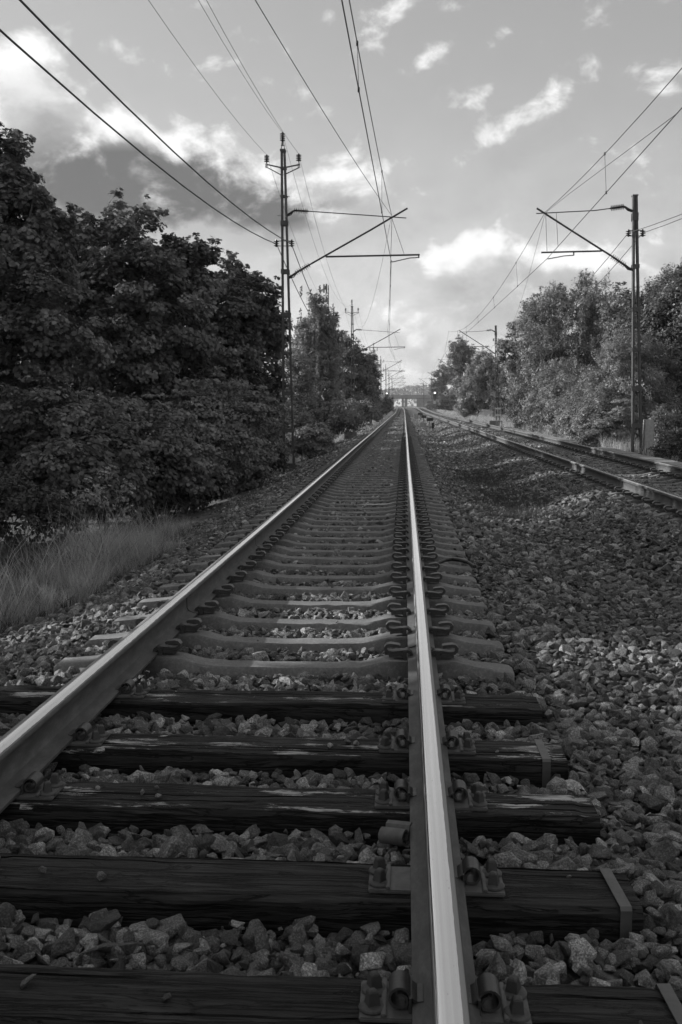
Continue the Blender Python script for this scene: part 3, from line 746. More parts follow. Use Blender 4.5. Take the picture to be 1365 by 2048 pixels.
for pts, lab in (((P(553.5, 488, 27.5), P(0, 60, 8.75)), 'thick feeder wire reaching the left frame edge, lower of the two'), ((P(583, 487, 27.5), P(40, 0, 8.35)), 'thick feeder wire above the left trees, upper of the two')):
    q0 = pts[0]; fb = list(back(q0, pts[1], 6.5))[::-1]
    dx = -.38 if 'lower' in lab else .0
    q1 = P(703 if 'lower' in lab else 714, 691, 70); fb += span(q0, q1, 1.3, 16)[1:]
    fb += span(q1, P(746 if 'lower' in lab else 752, 741, 118), 1.2, 12)[1:]
    wire('feeder_wire', lab, 'feeder wire', fb, .0115, FW)
for ins, top, far, yb, lab in (((534, 310), (297, 0), (691, 624), 14.6, 'thin top wire on the left cross arm insulator of the left mast'), ((565.5, 266), (397, 0), (704.3, 608), 16.2, 'thin top wire on the highest insulator of the left mast'),
                               ((598, 308), (413, 0), (718, 623), 14.6, 'thin top wire on the right cross arm insulator of the left mast')):
    q0 = P(ins[0], ins[1], 27.5); fb = list(back(q0, P(top[0], top[1], yb), 6.5))[::-1]
    fb += span(q0, P(far[0], far[1], 70), 1.6, 16)[1:]; fb += span(fb[-1], P(749+(far[0]-704)*.6, 694 if far[1] < 615 else 703, 118), 1.4, 12)[1:]
    wire('top_wire', lab, 'power line', fb, .0042, 'thin power lines on top of the left masts')
# second track
cwR = P(1095, 517, 27); cB = G(1365, 215, cwR.z-.01)
cont2 = list(back(cwR, cB, 6.5))[::-1]
for q in (P(897, 697, 70), P(870, 739, 112), P(848, 760, 157), P(838, 772, 205), P(830, 781, 260)): cont2 += span(cont2[-1], q, .05, 6)[1:]
wire('contact_wire', 'straight lower contact wire over the second track on the right', 'overhead wire', cont2, .0075, OR)
b2, t2 = obs((1213, 385), (1210, 308), cwR.z-.005); mwR = P(1091, 424, 27)
cat2 = list(back(mwR, t2, 6.5))[::-1]
for q in (P(898, 662, 70), P(876, 718, 112), P(847, 741, 157), P(836, 762, 205), P(831, 772, 260)): cat2 += span(cat2[-1], q, 1.0, 12)[1:]
mw2 = wire('catenary_wire', 'sagging upper carrier wire above the second track with small droppers', 'overhead wire', cat2, .0068, OR)
droppers(mw2, cat2, cont2, [b2.y, 13, 33, 40, 47, 54, 61, 76, 86, 96])
wire('stitch_wire', 'thin slanting wire from the right cantilever to the right frame edge', 'overhead wire', [P(1091, 426, 27), P(1137, 389, 23.8), P(1356, 226, 13.6)], .005, OR)
wire('anchor_wire', 'thin bowed wire from the right cantilever down to the second right mast', 'overhead wire', span(P(1090, 430, 27.4), P(1001, 667, 69.5), 1.1, 14), .0045, OR)
for ins, top, far, yb, lab in (((1257, 466), (1365, 428), (986, 691), 22.2, 'feeder wire on the inner side of the right mast'), ((1286, 466), (1365, 437), (1003, 691), 23.2, 'feeder wire on the outer side of the right mast')):
    q0 = P(ins[0], ins[1], 27); fb = list(back(q0, P(top[0], top[1], yb), 6.5))[::-1]
    fb += span(q0, P(far[0], far[1], 70), 1.0, 16)[1:]; fb += span(fb[-1], P(922 if 'inner' in lab else 929, 740, 112), 1.0, 10)[1:]
    wire('feeder_wire', lab, 'feeder wire', fb, .0085, FW)

# ------------------------------------------------------------------ signals, diamond signs, boxes, troughs
def lamp_mat():
    m, nt, bs = nodes('signal_lamp'); bs.inputs['Base Color'].default_value = grey(.8)
    bs.inputs['Emission Color'].default_value = grey(1); bs.inputs['Emission Strength'].default_value = 1.3; return m
M['lamp'] = lamp_mat()
def signal(px, ytop, ybot, Y, lab):
    a, b = P(px, ytop, Y), P(px, ybot, Y); h = a.z-b.z; w = h*.36; gz = float(height(a.x, Y))
    t = thing('rail_signal', lab, 'signal', (a.x, Y, gz), 'signals by the tracks')
    def B(mb, n, m, par=t, **k): return mb.build(n, m, par, org=(a.x, Y, gz), **k)
    mb = MB(); vs = []
    for yy in (-.06, .0):
        for k in range(24):
            th = 2*math.pi*k/24; x = math.cos(th)*w/2; z = math.sin(th)*w/2+(h/2-w/2 if math.sin(th) >= 0 else -(h/2-w/2))
            vs.append((a.x+x, Y+yy, (a.z+b.z)/2+z))
    mb.add(vs, [tuple(range(24)), tuple(range(47, 23, -1))]+[(k, (k+1) % 24, 24+(k+1) % 24, 24+k) for k in range(24)])
    B(mb, 'backboard', M['black'])
    for k, fz in enumerate((.3, .1, -.1, -.3)):
        c = Vector((a.x, Y-.07, (a.z+b.z)/2+fz*h)); mb = MB(); mb.lathe(c, (0, -1, 0), [(0, w*.3), (.1, w*.3)], 14)
        B(mb, 'lamp_hood', M['black'], smooth=True)
        mb = MB(); mb.lathe(c+Vector((0, -.101, 0)), (0, -1, 0), [(0, w*.3), (.01, w*.26)], 14); B(mb, 'lens', M['lamp'] if k == 0 else M['darksteel'])
    mb = MB(); mb.tube([(a.x, Y+.12, gz-.3), (a.x, Y+.12, a.z-.2)], .07, 10); B(mb, 'post', M['steel'])
    mb = MB(); mb.box((a.x, Y+.05, b.z-h*.28), (w*.8, .05, h*.3)); B(mb, 'number_plate', M['pale'])
signal(774, 783.5, 799.5, 200, 'railway signal with one lit white lamp on the left side')
signal(870.3, 782, 800, 195, 'railway signal with one lit white lamp on the right side')
def diamond(px, py, Y, w, lab):
    c = P(px, py, Y); t = thing('diamond_sign', lab, 'sign', (c.x, Y, c.z-w), 'diamond signs on the masts')
    def ring(k, yy): return [(c.x+k*x, Y+yy, c.z+k*z) for x, z in ((0, -1), (1, 0), (0, 1), (-1, 0))]
    h = w/2; vs = []
    mb = MB(); mb.add(ring(h*1.3, -.17)+ring(h*1.3, -.15), [(0, 1, 2, 3), (7, 6, 5, 4), (0, 4, 5, 1), (1, 5, 6, 2), (2, 6, 7, 3), (3, 7, 4, 0)]); mb.build('plate', M['pale'], t)
    mb = MB(); mb.add(ring(h*.45, -.185)+ring(h*.45, -.17), [(0, 1, 2, 3), (7, 6, 5, 4), (0, 4, 5, 1), (1, 5, 6, 2), (2, 6, 7, 3), (3, 7, 4, 0)]); mb.build('dark_centre', M['black'], t)
    mb = MB(); mb.box((c.x, Y-.07, c.z), (w*.5, .16, .05)); mb.build('clamp', M['steel'], t)
diamond(765, 787.5, 147, .62, 'pale diamond sign with a dark centre left of the left signal')
diamond(891, 787, 156, .68, 'pale diamond sign with a dark centre right of the right signal')
def relay(px, ytop, ybot, Y, w, lab, m, head):
    b = P(px, ybot, Y); gz = float(height(b.x, Y)); top = P(px, ytop, Y).z; t = thing('trackside_box', lab, 'trackside box', (b.x, Y, gz), 'signal boxes between the tracks')
    mb = MB(); mb.tube([(b.x, Y, gz-.1), (b.x, Y, top-.05)], .035, 8); mb.build('post', M['darksteel'], t)
    mb = MB(); mb.box((b.x, Y, top-head/2), (w, .25, head)); mb.build('case', m, t, bevel=.012)
    mb = MB(); mb.box((b.x, Y, top+.014), (w*1.08, .29, .02)); mb.build('lid', m, t)
relay(860, 836.5, 858, 62, .4, 'dark low box on a short post, nearest between the tracks', M['darksteel'], .17)
relay(866, 846, 862, 58, .16, 'small dark stub post right of the dark box between the tracks', M['darksteel'], .3)
relay(848, 831, 842, 82, .42, 'small dark box on a post, farther between the tracks', M['darksteel'], .2)
relay(841, 826, 833, 105, .5, 'little dark box farthest between the tracks', M['darksteel'], .22)
def slab(px0, px1, py, Y, h, d, lab, m, name='concrete_block', cat='concrete block'):
    a, b = P(px0, py, Y), P(px1, py, Y); mb = MB(); xc = (a.x+b.x)/2; gz = float(height(xc, Y))
    mb.box((0, 0, (a.z+gz-.1-gz)/2), (b.x-a.x, d, a.z-gz+.1)); o = mb.build(name, m, None, org=(0, 0, 0), bevel=.02); o.location = (xc, Y, gz); tag(o, lab, cat)
slab(839, 853, 843, 68, .2, .5, 'pale square concrete cover left of the dark box between the tracks', M['concrete_pale'])
slab(828.5, 837, 826, 110, .2, .8, 'pale concrete cover farther away between the tracks', M['concrete_pale'])
slab(690, 714, 857, 50, .3, .8, 'old concrete foundation block at the left edge of the ballast', M['concrete_old'])
slab(738, 747, 843, 75, .2, .8, 'small pale concrete block far along the left ballast edge', M['concrete_pale'])
slab(978, 1005, 842, 67, .4, .9, 'old concrete block at the foot of the second right mast', M['concrete_old'])
def trough(y0, y1, lab):
    t = thing('cable_trough', lab, 'cable trough', (5.72, y0, .1), 'concrete cable troughs right of the tracks')
    mb = MB(); mb.box((5.72, (y0+y1)/2, .06), (.40, y1-y0, .13)); mb.build('channel', M['concrete_old'], t)
    y = y0
    while y < y1-.3:
        l = min(.98, y1-y); mb = MB(); mb.box((5.72+rs.gauss(0, .012), y+l/2, .145+rs.gauss(0, .006)), (.44, l-.015, .04), rs.gauss(0, .008)); mb.build('lid', M['concrete_lid'], t, bevel=.008); y += l
trough(12, 29.5, 'nearer row of pale concrete trough lids along the right track')
trough(33.5, 56, 'farther row of pale concrete trough lids along the right track')

# ------------------------------------------------------------------ telecom tower, bridge, far hill
Yt = 150; g0 = P(655, 811, Yt); t = thing('telecom_tower', 'thin telecom tower with antenna panels behind the left birch', 'tower', (g0.x, Yt, -.8))
mb = MB()
pa, pb = P(652.5, 590, Yt), P(657.5, 590, Yt); bz = -.8
for p in (pa, pb): mb.tube([(p.x, Yt, bz), (p.x, Yt, P(652, 570, Yt).z)], .07, 8)
z = bz
while z < P(652, 575, Yt).z:
    mb.bar((pa.x, Yt, z), (pb.x, Yt, z+.5), .03, .03); mb.bar((pa.x, Yt, z+1), (pb.x, Yt, z+.5), .03, .03); z += 1
mb.build('pole', M['steel'], t)
for px, y0, y1 in ((648.6, 569, 586), (653.8, 568, 587), (648, 597, 609), (656.5, 596, 609), (658.5, 621, 636), (652, 572, 580)):
    a, b = P(px, y0, Yt), P(px, y1, Yt); mb = MB(); mb.box((a.x, Yt-.2, (a.z+b.z)/2), (.22, .2, a.z-b.z)); mb.bar((a.x, Yt-.1, (a.z+b.z)/2), (pa.x+.1, Yt, (a.z+b.z)/2), .05, .05); mb.build('antenna_panel', M['steel'], t, bevel=.03)
Yb = 600; t = thing('road_bridge', 'low concrete road bridge crossing both tracks in the far distance', 'bridge', (0, Yb, .3))
sof, top = P(800, 797.5, Yb).z, P(800, 788.5, Yb).z; xl, xr = P(770, 800, Yb).x, P(905, 800, Yb).x
mb = MB(); mb.box(((xl+xr)/2, Yb+4, (sof+top)/2-.2), (xr-xl, 9, top-sof-.4)); mb.build('deck', M['bridge'], t)
mb = MB(); mb.box(((xl+xr)/2, Yb-.7, sof+.25), (xr-xl+.4, .5, .5)); mb.build('edge_beam', M['darksteel'], t)
mb = MB()
zz = P(800, 779, Yb).z
for k in range(5): mb.box(((xl+xr)/2, Yb-.45, top+(zz-top)*k/4), (xr-xl, .1, .12))
for k in range(40): mb.box((xl+(xr-xl)*k/39, Yb-.45, (top+zz)/2-.4), (.12, .1, zz-top+.7))
mb.build('parapet_railing', M['steel'], t)
for p0, p1 in ((804, 808.5), (809.5, 815.5)):
    a, b = P(p0, 805, Yb), P(p1, 805, Yb); mb = MB(); mb.box(((a.x+b.x)/2, Yb+4, sof/2-.2), (b.x-a.x, 7, sof+.38)); mb.build('pier', M['bridge'], t)
for p0, p1 in ((770, 788), (834, 905)):
    a, b = P(p0, 805, Yb), P(p1, 805, Yb); mb = MB(); mb.box(((a.x+b.x)/2, Yb+4, sof/2-.2), (b.x-a.x, 8, sof+.38)); mb.build('abutment', M['bridge'], t)

# ------------------------------------------------------------------ vegetation
LEAF = {
 'rhomb': np.array([(0, -.5, 0), (.30, 0, .06), (0, .5, 0), (-.30, 0, .06)]),
 'maple': np.array([(-.05, -.5, 0), (-.42, -.28, -.05), (-.3, -.05, 0), (-.5, .2, -.08), (-.2, .16, 0), (0, .55, -.06), (.2, .16, 0), (.5, .2, -.08), (.3, -.05, 0), (.42, -.28, -.05), (.05, -.5, 0)]),
 'slim': np.array([(0, -.6, 0), (.22, -.05, .04), (0, .6, 0), (-.22, -.05, .04)]),
}
def leaves_mesh(name, pos, nrm, size, kind, mat, rg, shade=None):
    T = LEAF[kind]; k = len(T); n = len(pos)
    nrm = nrm/np.maximum(np.linalg.norm(nrm, axis=1, keepdims=True), 1e-6)
    rnd = rg.normal(size=(n, 3)); a = np.cross(nrm, rnd); a /= np.maximum(np.linalg.norm(a, axis=1, keepdims=True), 1e-6); b = np.cross(nrm, a)
    s = size[:, None, None]
    v = pos[:, None, :]+s*(a[:, None, :]*T[None, :, 0:1]+b[:, None, :]*T[None, :, 1:2]+nrm[:, None, :]*T[None, :, 2:3])
    me = bpy.data.meshes.new(name); me.vertices.add(n*k); me.vertices.foreach_set('co', v.astype(np.float32).ravel())
    me.loops.add(n*k); me.loops.foreach_set('vertex_index', np.arange(n*k, dtype=np.int32))
    me.polygons.add(n); me.polygons.foreach_set('loop_start', np.arange(0, n*k, k, dtype=np.int32))
    at = me.attributes.new('shade', 'FLOAT', 'FACE'); at.data.foreach_set('value', (rg.uniform(0, 1, n) if shade is None else shade).astype(np.float32))
    me.update(calc_edges=True); me.materials.append(mat); return me
def unit(rg, n):
    v = rg.normal(size=(n, 3)); return v/np.linalg.norm(v, axis=1, keepdims=True)
def crown_pts(rg, lobes, nb, per, rb, flat=.6, zmin=.3, inner=.35):
    """boughs spread over the lobes; leaves spread over each bough"""
    lob = np.array(lobes, float); c, r = lob[:, :3], lob[:, 3:6]
    w = r[:, 0]*r[:, 2]; li = rg.choice(len(lob), nb*3, p=w/w.sum())
    d = unit(rg, nb*3); d[:, 2] += .15; rad = np.where(rg.uniform(size=nb*3) < inner, rg.uniform(.25, .8, nb*3), rg.uniform(.82, 1.04, nb*3))
    bc = c[li]+d*r[li]*rad[:, None]
    ok = bc[:, 2] > zmin
    for j in range(len(lob)):
        q = (((bc-c[j])/r[j])**2).sum(1); ok &= ~((q < .45) & (rad > .8) & (li != j))
    bc, li, d, rad = bc[ok][:nb], li[ok][:nb], d[ok][:nb], rad[ok][:nb]
    R_ = rb*rg.uniform(.55, 1.35, len(bc))
    ns = len(bc)//3; up = np.argsort(-(bc[:, 2]+rg.normal(0, .8, len(bc))))[:ns]; up = up[rad[up] > .8]       # ragged sprigs past the outline
    bc = np.concatenate([bc, bc[up]+d[up]*R_[up][:, None]*rg.uniform(.6, 1.05, (len(up), 1))]); li = np.concatenate([li, li[up]]); R_ = np.concatenate([R_, rb*rg.uniform(.3, .6, len(up))]); n = len(bc); cnt = np.maximum((per*(R_/rb)**2).astype(int), 6)
    bi = np.repeat(np.arange(n), cnt); m = len(bi); d2 = unit(rg, m); rr = rg.uniform(0, 1, m)**.45
    off = d2*(rr*R_[bi])[:, None]; off[:, 2] *= flat
    out = bc-c[li]; out /= np.maximum(np.linalg.norm(out, axis=1, keepdims=True), 1e-6)
    off[:, 2] -= .25*np.einsum('ij,ij->i', off[:, :2], out[bi][:, :2])*1.0            # boughs droop outwards
    pos = bc[bi]+off
    nrm = out[bi]*.5+d2*.45+np.array([0, 0, .55])+rg.normal(size=(m, 3))*.42
    sh = np.clip(rg.uniform(0, 1, m)*.55+np.repeat(rg.uniform(0, 1, n)**1.5*.6, cnt), 0, 1)
    return pos, nrm, sh, bc
def limb_mb(base, rad, tips, rg, top, bend_=.15):
    mb = MB(); base = np.array(base, float); top = np.array(top, float); k = 7
    ax = [base+(top-base)*i/k+np.array([rg.normal(0, bend_*.5), rg.normal(0, bend_*.5), 0])*(i > 0) for i in range(k+1)]
    mb.tube([Vector(p) for p in ax], [rad*(1.15 if i == 0 else 1)*(1-.85*i/k) for i in range(k+1)], 8)
    for tp in tips:
        i = rg.integers(1, k); p0 = ax[i]; tp = np.array(tp); mid = (p0+tp)/2+np.array([0, 0, -.08*np.linalg.norm(tp-p0)])+rg.normal(0, .06, 3)
        r0 = rad*(1-.85*i/k)*.55; mb.tube([Vector(p0), Vector(mid), Vector(tp)], [r0, r0*.6, r0*.15], 6)
    return mb
def plant(name, label, cat, base, lobes, nb, per, rb, leaf, kind, mat, seed, group=None, trunk=None, tr=.12, flat=.6, zmin=.15, inner=.35, bark='bark', ntip=14, hang=0, top=None, leafpart='crown'):
    """lobes: (dx, dy, z, rx, ry, rz) relative to base; a plant is trunk + crown"""
    rg = np.random.default_rng(seed); bx, by = base; gz = float(height(bx, by))
    t = thing(name, label, cat, (bx, by, gz), group)
    pos, nrm, sh, bc = crown_pts(rg, lobes, nb, per, rb, flat, zmin, inner)
    if hang:                                                               # weeping strands
        s0 = bc[rg.integers(0, len(bc), hang)]+rg.normal(0, .25, (hang, 3)); ln = rg.uniform(.5, 1.5, hang); c_ = 34
        tt = np.tile(np.linspace(0, 1, c_), hang); bi = np.repeat(np.arange(hang), c_)
        hp = s0[bi]+np.stack([rg.normal(0, .035, hang*c_), rg.normal(0, .035, hang*c_), -tt*ln[bi]], 1)
        hp = hp[hp[:, 2] > .2]; pos = np.concatenate([pos, hp]); hn = rg.normal(size=(len(hp), 3))*[1, 1, .4]; nrm = np.concatenate([nrm, hn]); sh = np.concatenate([sh, np.clip(rg.uniform(.1, .7, len(hp))+.2, 0, 1)])
    sz = leaf*rg.uniform(.6, 1.3, len(pos))
    o = bpy.data.objects.new(leafpart, leaves_mesh(leafpart, pos, nrm, sz, kind, mat, rg, sh)); COL.objects.link(o); o.parent = t
    hi = top if top is not None else max(l[2]+l[5]*.55 for l in lobes); main = max(lobes, key=lambda l: l[3]*l[5])
    tips = bc[rg.integers(0, len(bc), ntip)]
    mb = limb_mb((0, 0, -.3), tr, tips, rg, (main[0]*.6, main[1]*.6, hi)); mb.build('trunk' if tr > .04 else 'stems', M[bark], t, org=(0, 0, 0), smooth=True)
    return t
LT = 'maples along the left side'
def atp(px, Y): return (P(px, 811, Y).x, Y)
def ztop(py, Y): return P(700, py, Y).z
def lobe(px, py, Y, dz_px, rx_px, base, ry=None, dy=0):
    """an ellipsoid lobe centred on photo point at distance Y"""
    c = P(px, py, Y+dy); k = (Y+dy)/F*1.003; gz = float(height(base[0], base[1]))
    return (c.x-base[0], dy, c.z-gz, rx_px*k, ry if ry else rx_px*k*.9, dz_px*k)
# big maples, left
bA = atp(-90, 19.5)
plant('maple_tree', 'tallest dark maple at the left frame edge', 'tree', bA, [lobe(-70, 430, 19.5, 160, 105, bA), lobe(-30, 560, 19.5, 190, 185, bA), lobe(-60, 760, 19.5, 190, 200, bA), lobe(60, 520, 19.5, 110, 90, bA, dy=-.3), lobe(90, 690, 19.5, 140, 110, bA, dy=-1), lobe(2, 335, 19.5, 62, 46, bA), lobe(40, 860, 19.5, 90, 130, bA, dy=-.8), lobe(40, 440, 19.5, 76, 70, bA), lobe(95, 505, 19.5, 66, 56, bA, dy=.3)],
      520, 150, .31, .10, 'maple', M['maple'], 1, LT, tr=.2, top=5.5)
bB = atp(230, 24)
plant('maple_tree', 'broad dark maple with a rounded top, second from the left', 'tree', bB, [lobe(250, 535, 24, 104, 110, bB), lobe(160, 570, 24, 100, 90, bB, dy=-.5), lobe(300, 640, 24, 130, 150, bB, dy=-.8), lobe(200, 720, 24, 150, 170, bB, dy=-1.2), lobe(370, 575, 24, 80, 70, bB), lobe(390, 530, 24, 36, 32, bB), lobe(290, 820, 24, 100, 170, bB, dy=-1), lobe(120, 530, 24, 62, 50, bB)],
      560, 135, .32, .105, 'maple', M['maple'], 2, LT, tr=.2, top=5)
bC = atp(450, 29)
plant('maple_tree', 'dark maple with ragged right edge just left of the nearest mast', 'tree', bC, [lobe(450, 640, 29, 100, 90, bC), lobe(500, 690, 29, 115, 70, bC, dy=.3), lobe(530, 660, 29, 55, 40, bC, dy=.4), lobe(480, 605, 29, 54, 46, bC), lobe(410, 700, 29, 130, 110, bC, dy=-.8), lobe(515, 790, 29, 80, 50, bC, dy=.3), lobe(440, 820, 29, 90, 110, bC, dy=-.8), lobe(400, 590, 29, 50, 56, bC)],
      480, 120, .31, .11, 'maple', M['maple'], 3, LT, tr=.16, top=4.2)
# more of the row, outside the frame to the left: they shade the track as in the photograph
for k, (x, y, s) in enumerate(((-10.6, 12.2, 4), (-11, 5.5, 5), (-10.5, -1, 6), (-11.3, 33, 14), (-12, 40, 15), (-11, 26, 16), (-14, 48, 17), (-11.6, 15.0, 18))):
    plant('maple_tree', 'dark maple of the same row standing outside the picture on the left', 'tree', (x, y), [(0, 0, 4.8, 2.4, 2.6, 2.6), (.3, .8, 3.2, 2.7, 3.0, 2.2), (-.4, -.8, 6.2, 1.7, 1.8, 1.6), (0, 0, 1.6, 2.6, 3, 1.5)], 300, 70, .6, .2, 'rhomb', M['maple'], s, LT, tr=.2, top=5)
# undergrowth below the maples
UG = 'bushes under the left maples'
b = atp(430, 21); plant('maple_sapling', 'lighter young maple bush with flat leaf layers before the left maples', 'bush', b, [lobe(420, 880, 21, 90, 70, b), lobe(470, 850, 21, 75, 55, b), lobe(400, 810, 21, 50, 40, b), lobe(360, 900, 21, 70, 60, b)], 156, 105, .3, .07, 'maple', M['leaflight'], 7, UG, tr=.035, flat=.28, ntip=24)
b = atp(510, 24); plant('maple_sapling', 'mid grey leafy bush at the ballast edge left of the nearest mast', 'bush', b, [lobe(490, 880, 24, 70, 50, b), lobe(515, 850, 24, 70, 34, b), lobe(470, 920, 24, 50, 50, b)], 108, 105, .28, .07, 'maple', M['leafmid'], 8, UG, tr=.035, flat=.4, ntip=20)
b = atp(300, 17.5); plant('maple_sapling', 'ragged maple bush behind the tall grass', 'bush', b, [lobe(300, 900, 17.5, 90, 110, b), lobe(220, 880, 17.5, 80, 80, b), lobe(380, 940, 17.5, 60, 60, b)], 132, 120, .28, .07, 'maple', M['leafmid'], 9, UG, tr=.035, flat=.35, ntip=20)
b = atp(120, 15); plant('hedge_bush', 'dark shadowy bush behind the grass at the left', 'bush', b, [lobe(110, 880, 15, 90, 120, b), lobe(20, 930, 15, 90, 90, b), lobe(190, 920, 15, 60, 60, b)], 144, 120, .3, .07, 'maple', M['maple'], 10, UG, tr=.035, flat=.4, ntip=20)
b = atp(50, 10.5); plant('leafy_shrub', 'low dark shrub standing in the grass at the left frame edge', 'bush', b, [lobe(40, 1030, 10.5, 65, 70, b), lobe(100, 1040, 10.5, 50, 40, b), lobe(-30, 1020, 10.5, 70, 60, b)], 90, 90, .16, .05, 'rhomb', M['weed'], 12, UG, tr=.02, ntip=20)
for k, (px, py, Y, lab) in enumerate(((200, 985, 12.5, 'pale leafy weed sticking up from the grass, tallest one'), (245, 990, 12.8, 'pale leafy weed in the grass right of the tallest weed'), (165, 990, 12.2, 'pale leafy weed in the grass left of the tallest weed'), (105, 1010, 11.5, 'small pale weed beside the low dark shrub'))):
    b = atp(px, Y); g_ = float(height(*b)); z1 = P(px, py-40 if k == 0 else py-15, Y).z-g_
    plant('weed_plant', lab, 'weed', b, [(0, 0, z1*.75, .13, .13, z1*.3), (.05, 0, z1*.95, .06, .06, .1)], 16, 10, .09, .055, 'rhomb', M['leafpale'], 20+k, 'pale weeds in the left grass', tr=.008, zmin=.1, ntip=6)
for k, (px, py, Y, rx, rz, mt, lab) in enumerate(((527, 905, 26.5, 40, 26, 'maple', 'dark low bush at the foot of the nearest left mast'), (470, 940, 22.5, 70, 44, 'leafmid', 'leafy low bush where the grass ends before the left maples'), (380, 950, 19, 80, 50, 'maple', 'dark low bush behind the far end of the tall grass'), (280, 960, 17, 70, 60, 'weed', 'shaded low bush behind the middle of the tall grass'), (130, 950, 13.5, 90, 70, 'maple', 'dark low bush behind the pale weeds at the left'), (215, 945, 14.5, 70, 70, 'maple', 'dark low bush right behind the tallest pale weed'),
        (620, 880, 34, 46, 22, 'leaflight', 'grassy bush right of the nearest left mast'), (525, 820, 30, 30, 60, 'maple', 'dark tall bush directly behind the nearest left mast'))):
    b = atp(px, Y); plant('leafy_shrub', lab, 'bush', b, [lobe(px, py, Y, rz, rx, b), lobe(px-30, py+rz*.4, Y, rz*.7, rx*.7, b, dy=.4), lobe(px+10, py+rz*.7, Y, rz*.6, rx*.8, b)], 144, 112, .27, .07, 'maple', M[mt], 70+k, UG, tr=.03, flat=.4, zmin=-.1, ntip=16)
# left, beyond the mast: birch, dark tree, bushes
b = atp(632, 58); plant('birch_tree', 'slender birch with airy light foliage left of the telecom tower', 'tree', b, [lobe(628, 660, 58, 55, 26, b), lobe(618, 720, 58, 70, 34, b), lobe(650, 720, 58, 60, 30, b), lobe(625, 780, 58, 60, 42, b), lobe(660, 790, 58, 50, 35, b), lobe(630, 625, 58, 26, 11, b), lobe(655, 670, 58, 34, 20, b)], 292, 122, 0.399, 0.134, 'rhomb', M['leaflight'], 30, None, tr=.13, bark='birchbark', hang=260, top=6.2)
b = atp(600, 50); plant('birch_tree', 'light birch foliage seen through the nearest left mast', 'tree', b, [lobe(592, 740, 50, 50, 26, b), lobe(598, 790, 50, 50, 30, b), lobe(585, 810, 50, 40, 30, b)], 135, 93, .35, 0.110, 'rhomb', M['leaflight'], 31, None, tr=.08, bark='birchbark', hang=90, top=2.5)
b = atp(700, 72); plant('ash_tree', 'dark bushy tree in front of the second left mast', 'tree', b, [lobe(690, 760, 72, 50, 32, b), lobe(715, 745, 72, 45, 25, b), lobe(700, 715, 72, 30, 22, b), lobe(735, 760, 72, 42, 20, b), lobe(690, 690, 72, 22, 14, b), lobe(720, 790, 72, 30, 32, b)], 225, 102, .42, 0.171, 'rhomb', M['leafmid'], 32, None, tr=.16)
b = atp(742, 90); plant('ash_tree', 'dark feathery tree farther back beside the third left mast', 'tree', b, [lobe(740, 765, 90, 38, 18, b), lobe(735, 735, 90, 22, 12, b), lobe(746, 730, 90, 18, 8, b), lobe(748, 785, 90, 25, 12, b)], 135, 85, .42, 0.183, 'slim', M['maple'], 33, None, tr=.14)
b = atp(660, 47); plant('roadside_bush', 'dark bush at the ballast edge below the birch', 'bush', b, [lobe(640, 850, 47, 32, 42, b), lobe(690, 838, 47, 30, 40, b), lobe(610, 850, 47, 40, 34, b)], 165, 102, .32, 0.104, 'rhomb', M['leafmid'], 34, 'bushes left of the far track', tr=.035)
b = atp(715, 70); plant('roadside_bush', 'mid grey bush farther along the left ballast edge', 'bush', b, [lobe(700, 828, 70, 24, 34, b), lobe(740, 825, 70, 18, 26, b)], 120, 93, .36, 0.134, 'rhomb', M['leaflight'], 35, 'bushes left of the far track', tr=.035)
b = atp(765, 120); plant('roadside_bush', 'dark round bush below the left signal', 'bush', b, [lobe(752, 815, 120, 14, 16, b), lobe(768, 812, 120, 14, 14, b), lobe(778, 812, 120, 9, 10, b)], 90, 85, .5, 0.220, 'rhomb', M['maple'], 36, 'bushes left of the far track', tr=.035)
b = atp(592, 36); plant('roadside_bush', 'bush between the feet of the nearest left mast', 'bush', b, [lobe(600, 880, 36, 36, 30, b), lobe(570, 870, 36, 50, 40, b)], 120, 102, .3, 0.098, 'rhomb', M['leafmid'], 37, 'bushes left of the far track', tr=.035)
# right side
RT = 'trees on the right side'
b = atp(1170, 50); plant('willow_tree', 'large weeping willow with hanging strands behind the right track', 'tree', b, [lobe(1160, 660, 50, 80, 90, b), lobe(1100, 700, 50, 90, 60, b), lobe(1230, 665, 50, 70, 80, b), lobe(1150, 760, 50, 90, 100, b), lobe(1090, 800, 50, 70, 60, b), lobe(1130, 612, 50, 36, 36, b), lobe(1205, 632, 50, 30, 36, b)], 546, 148, 0.440, 0.105, 'slim', M['leafmid'], 40, RT, tr=.2, bark='birchbark', hang=700, top=4.5)
b = atp(1265, 35); plant('round_shrub', 'rounded light shrub behind the right mast', 'bush', b, [lobe(1265, 780, 35, 90, 80, b), lobe(1210, 830, 35, 70, 70, b), lobe(1310, 830, 35, 70, 50, b), lobe(1255, 730, 35, 45, 45, b)], 429, 193, 0.280, 0.067, 'slim', M['leaflight'], 41, 'shrubs right of the tracks', tr=.05, flat=.85, ntip=30)
b = atp(1345, 36); plant('dark_tree', 'dark dense tree at the right frame edge', 'tree', b, [lobe(1350, 740, 36, 100, 60, b), lobe(1300, 690, 36, 70, 60, b, dy=1), lobe(1370, 650, 36, 80, 60, b), lobe(1260, 645, 36, 48, 55, b, dy=3), lobe(1400, 800, 36, 100, 70, b)], 420, 152, 0.440, 0.120, 'rhomb', M['maple'], 42, RT, tr=.18)
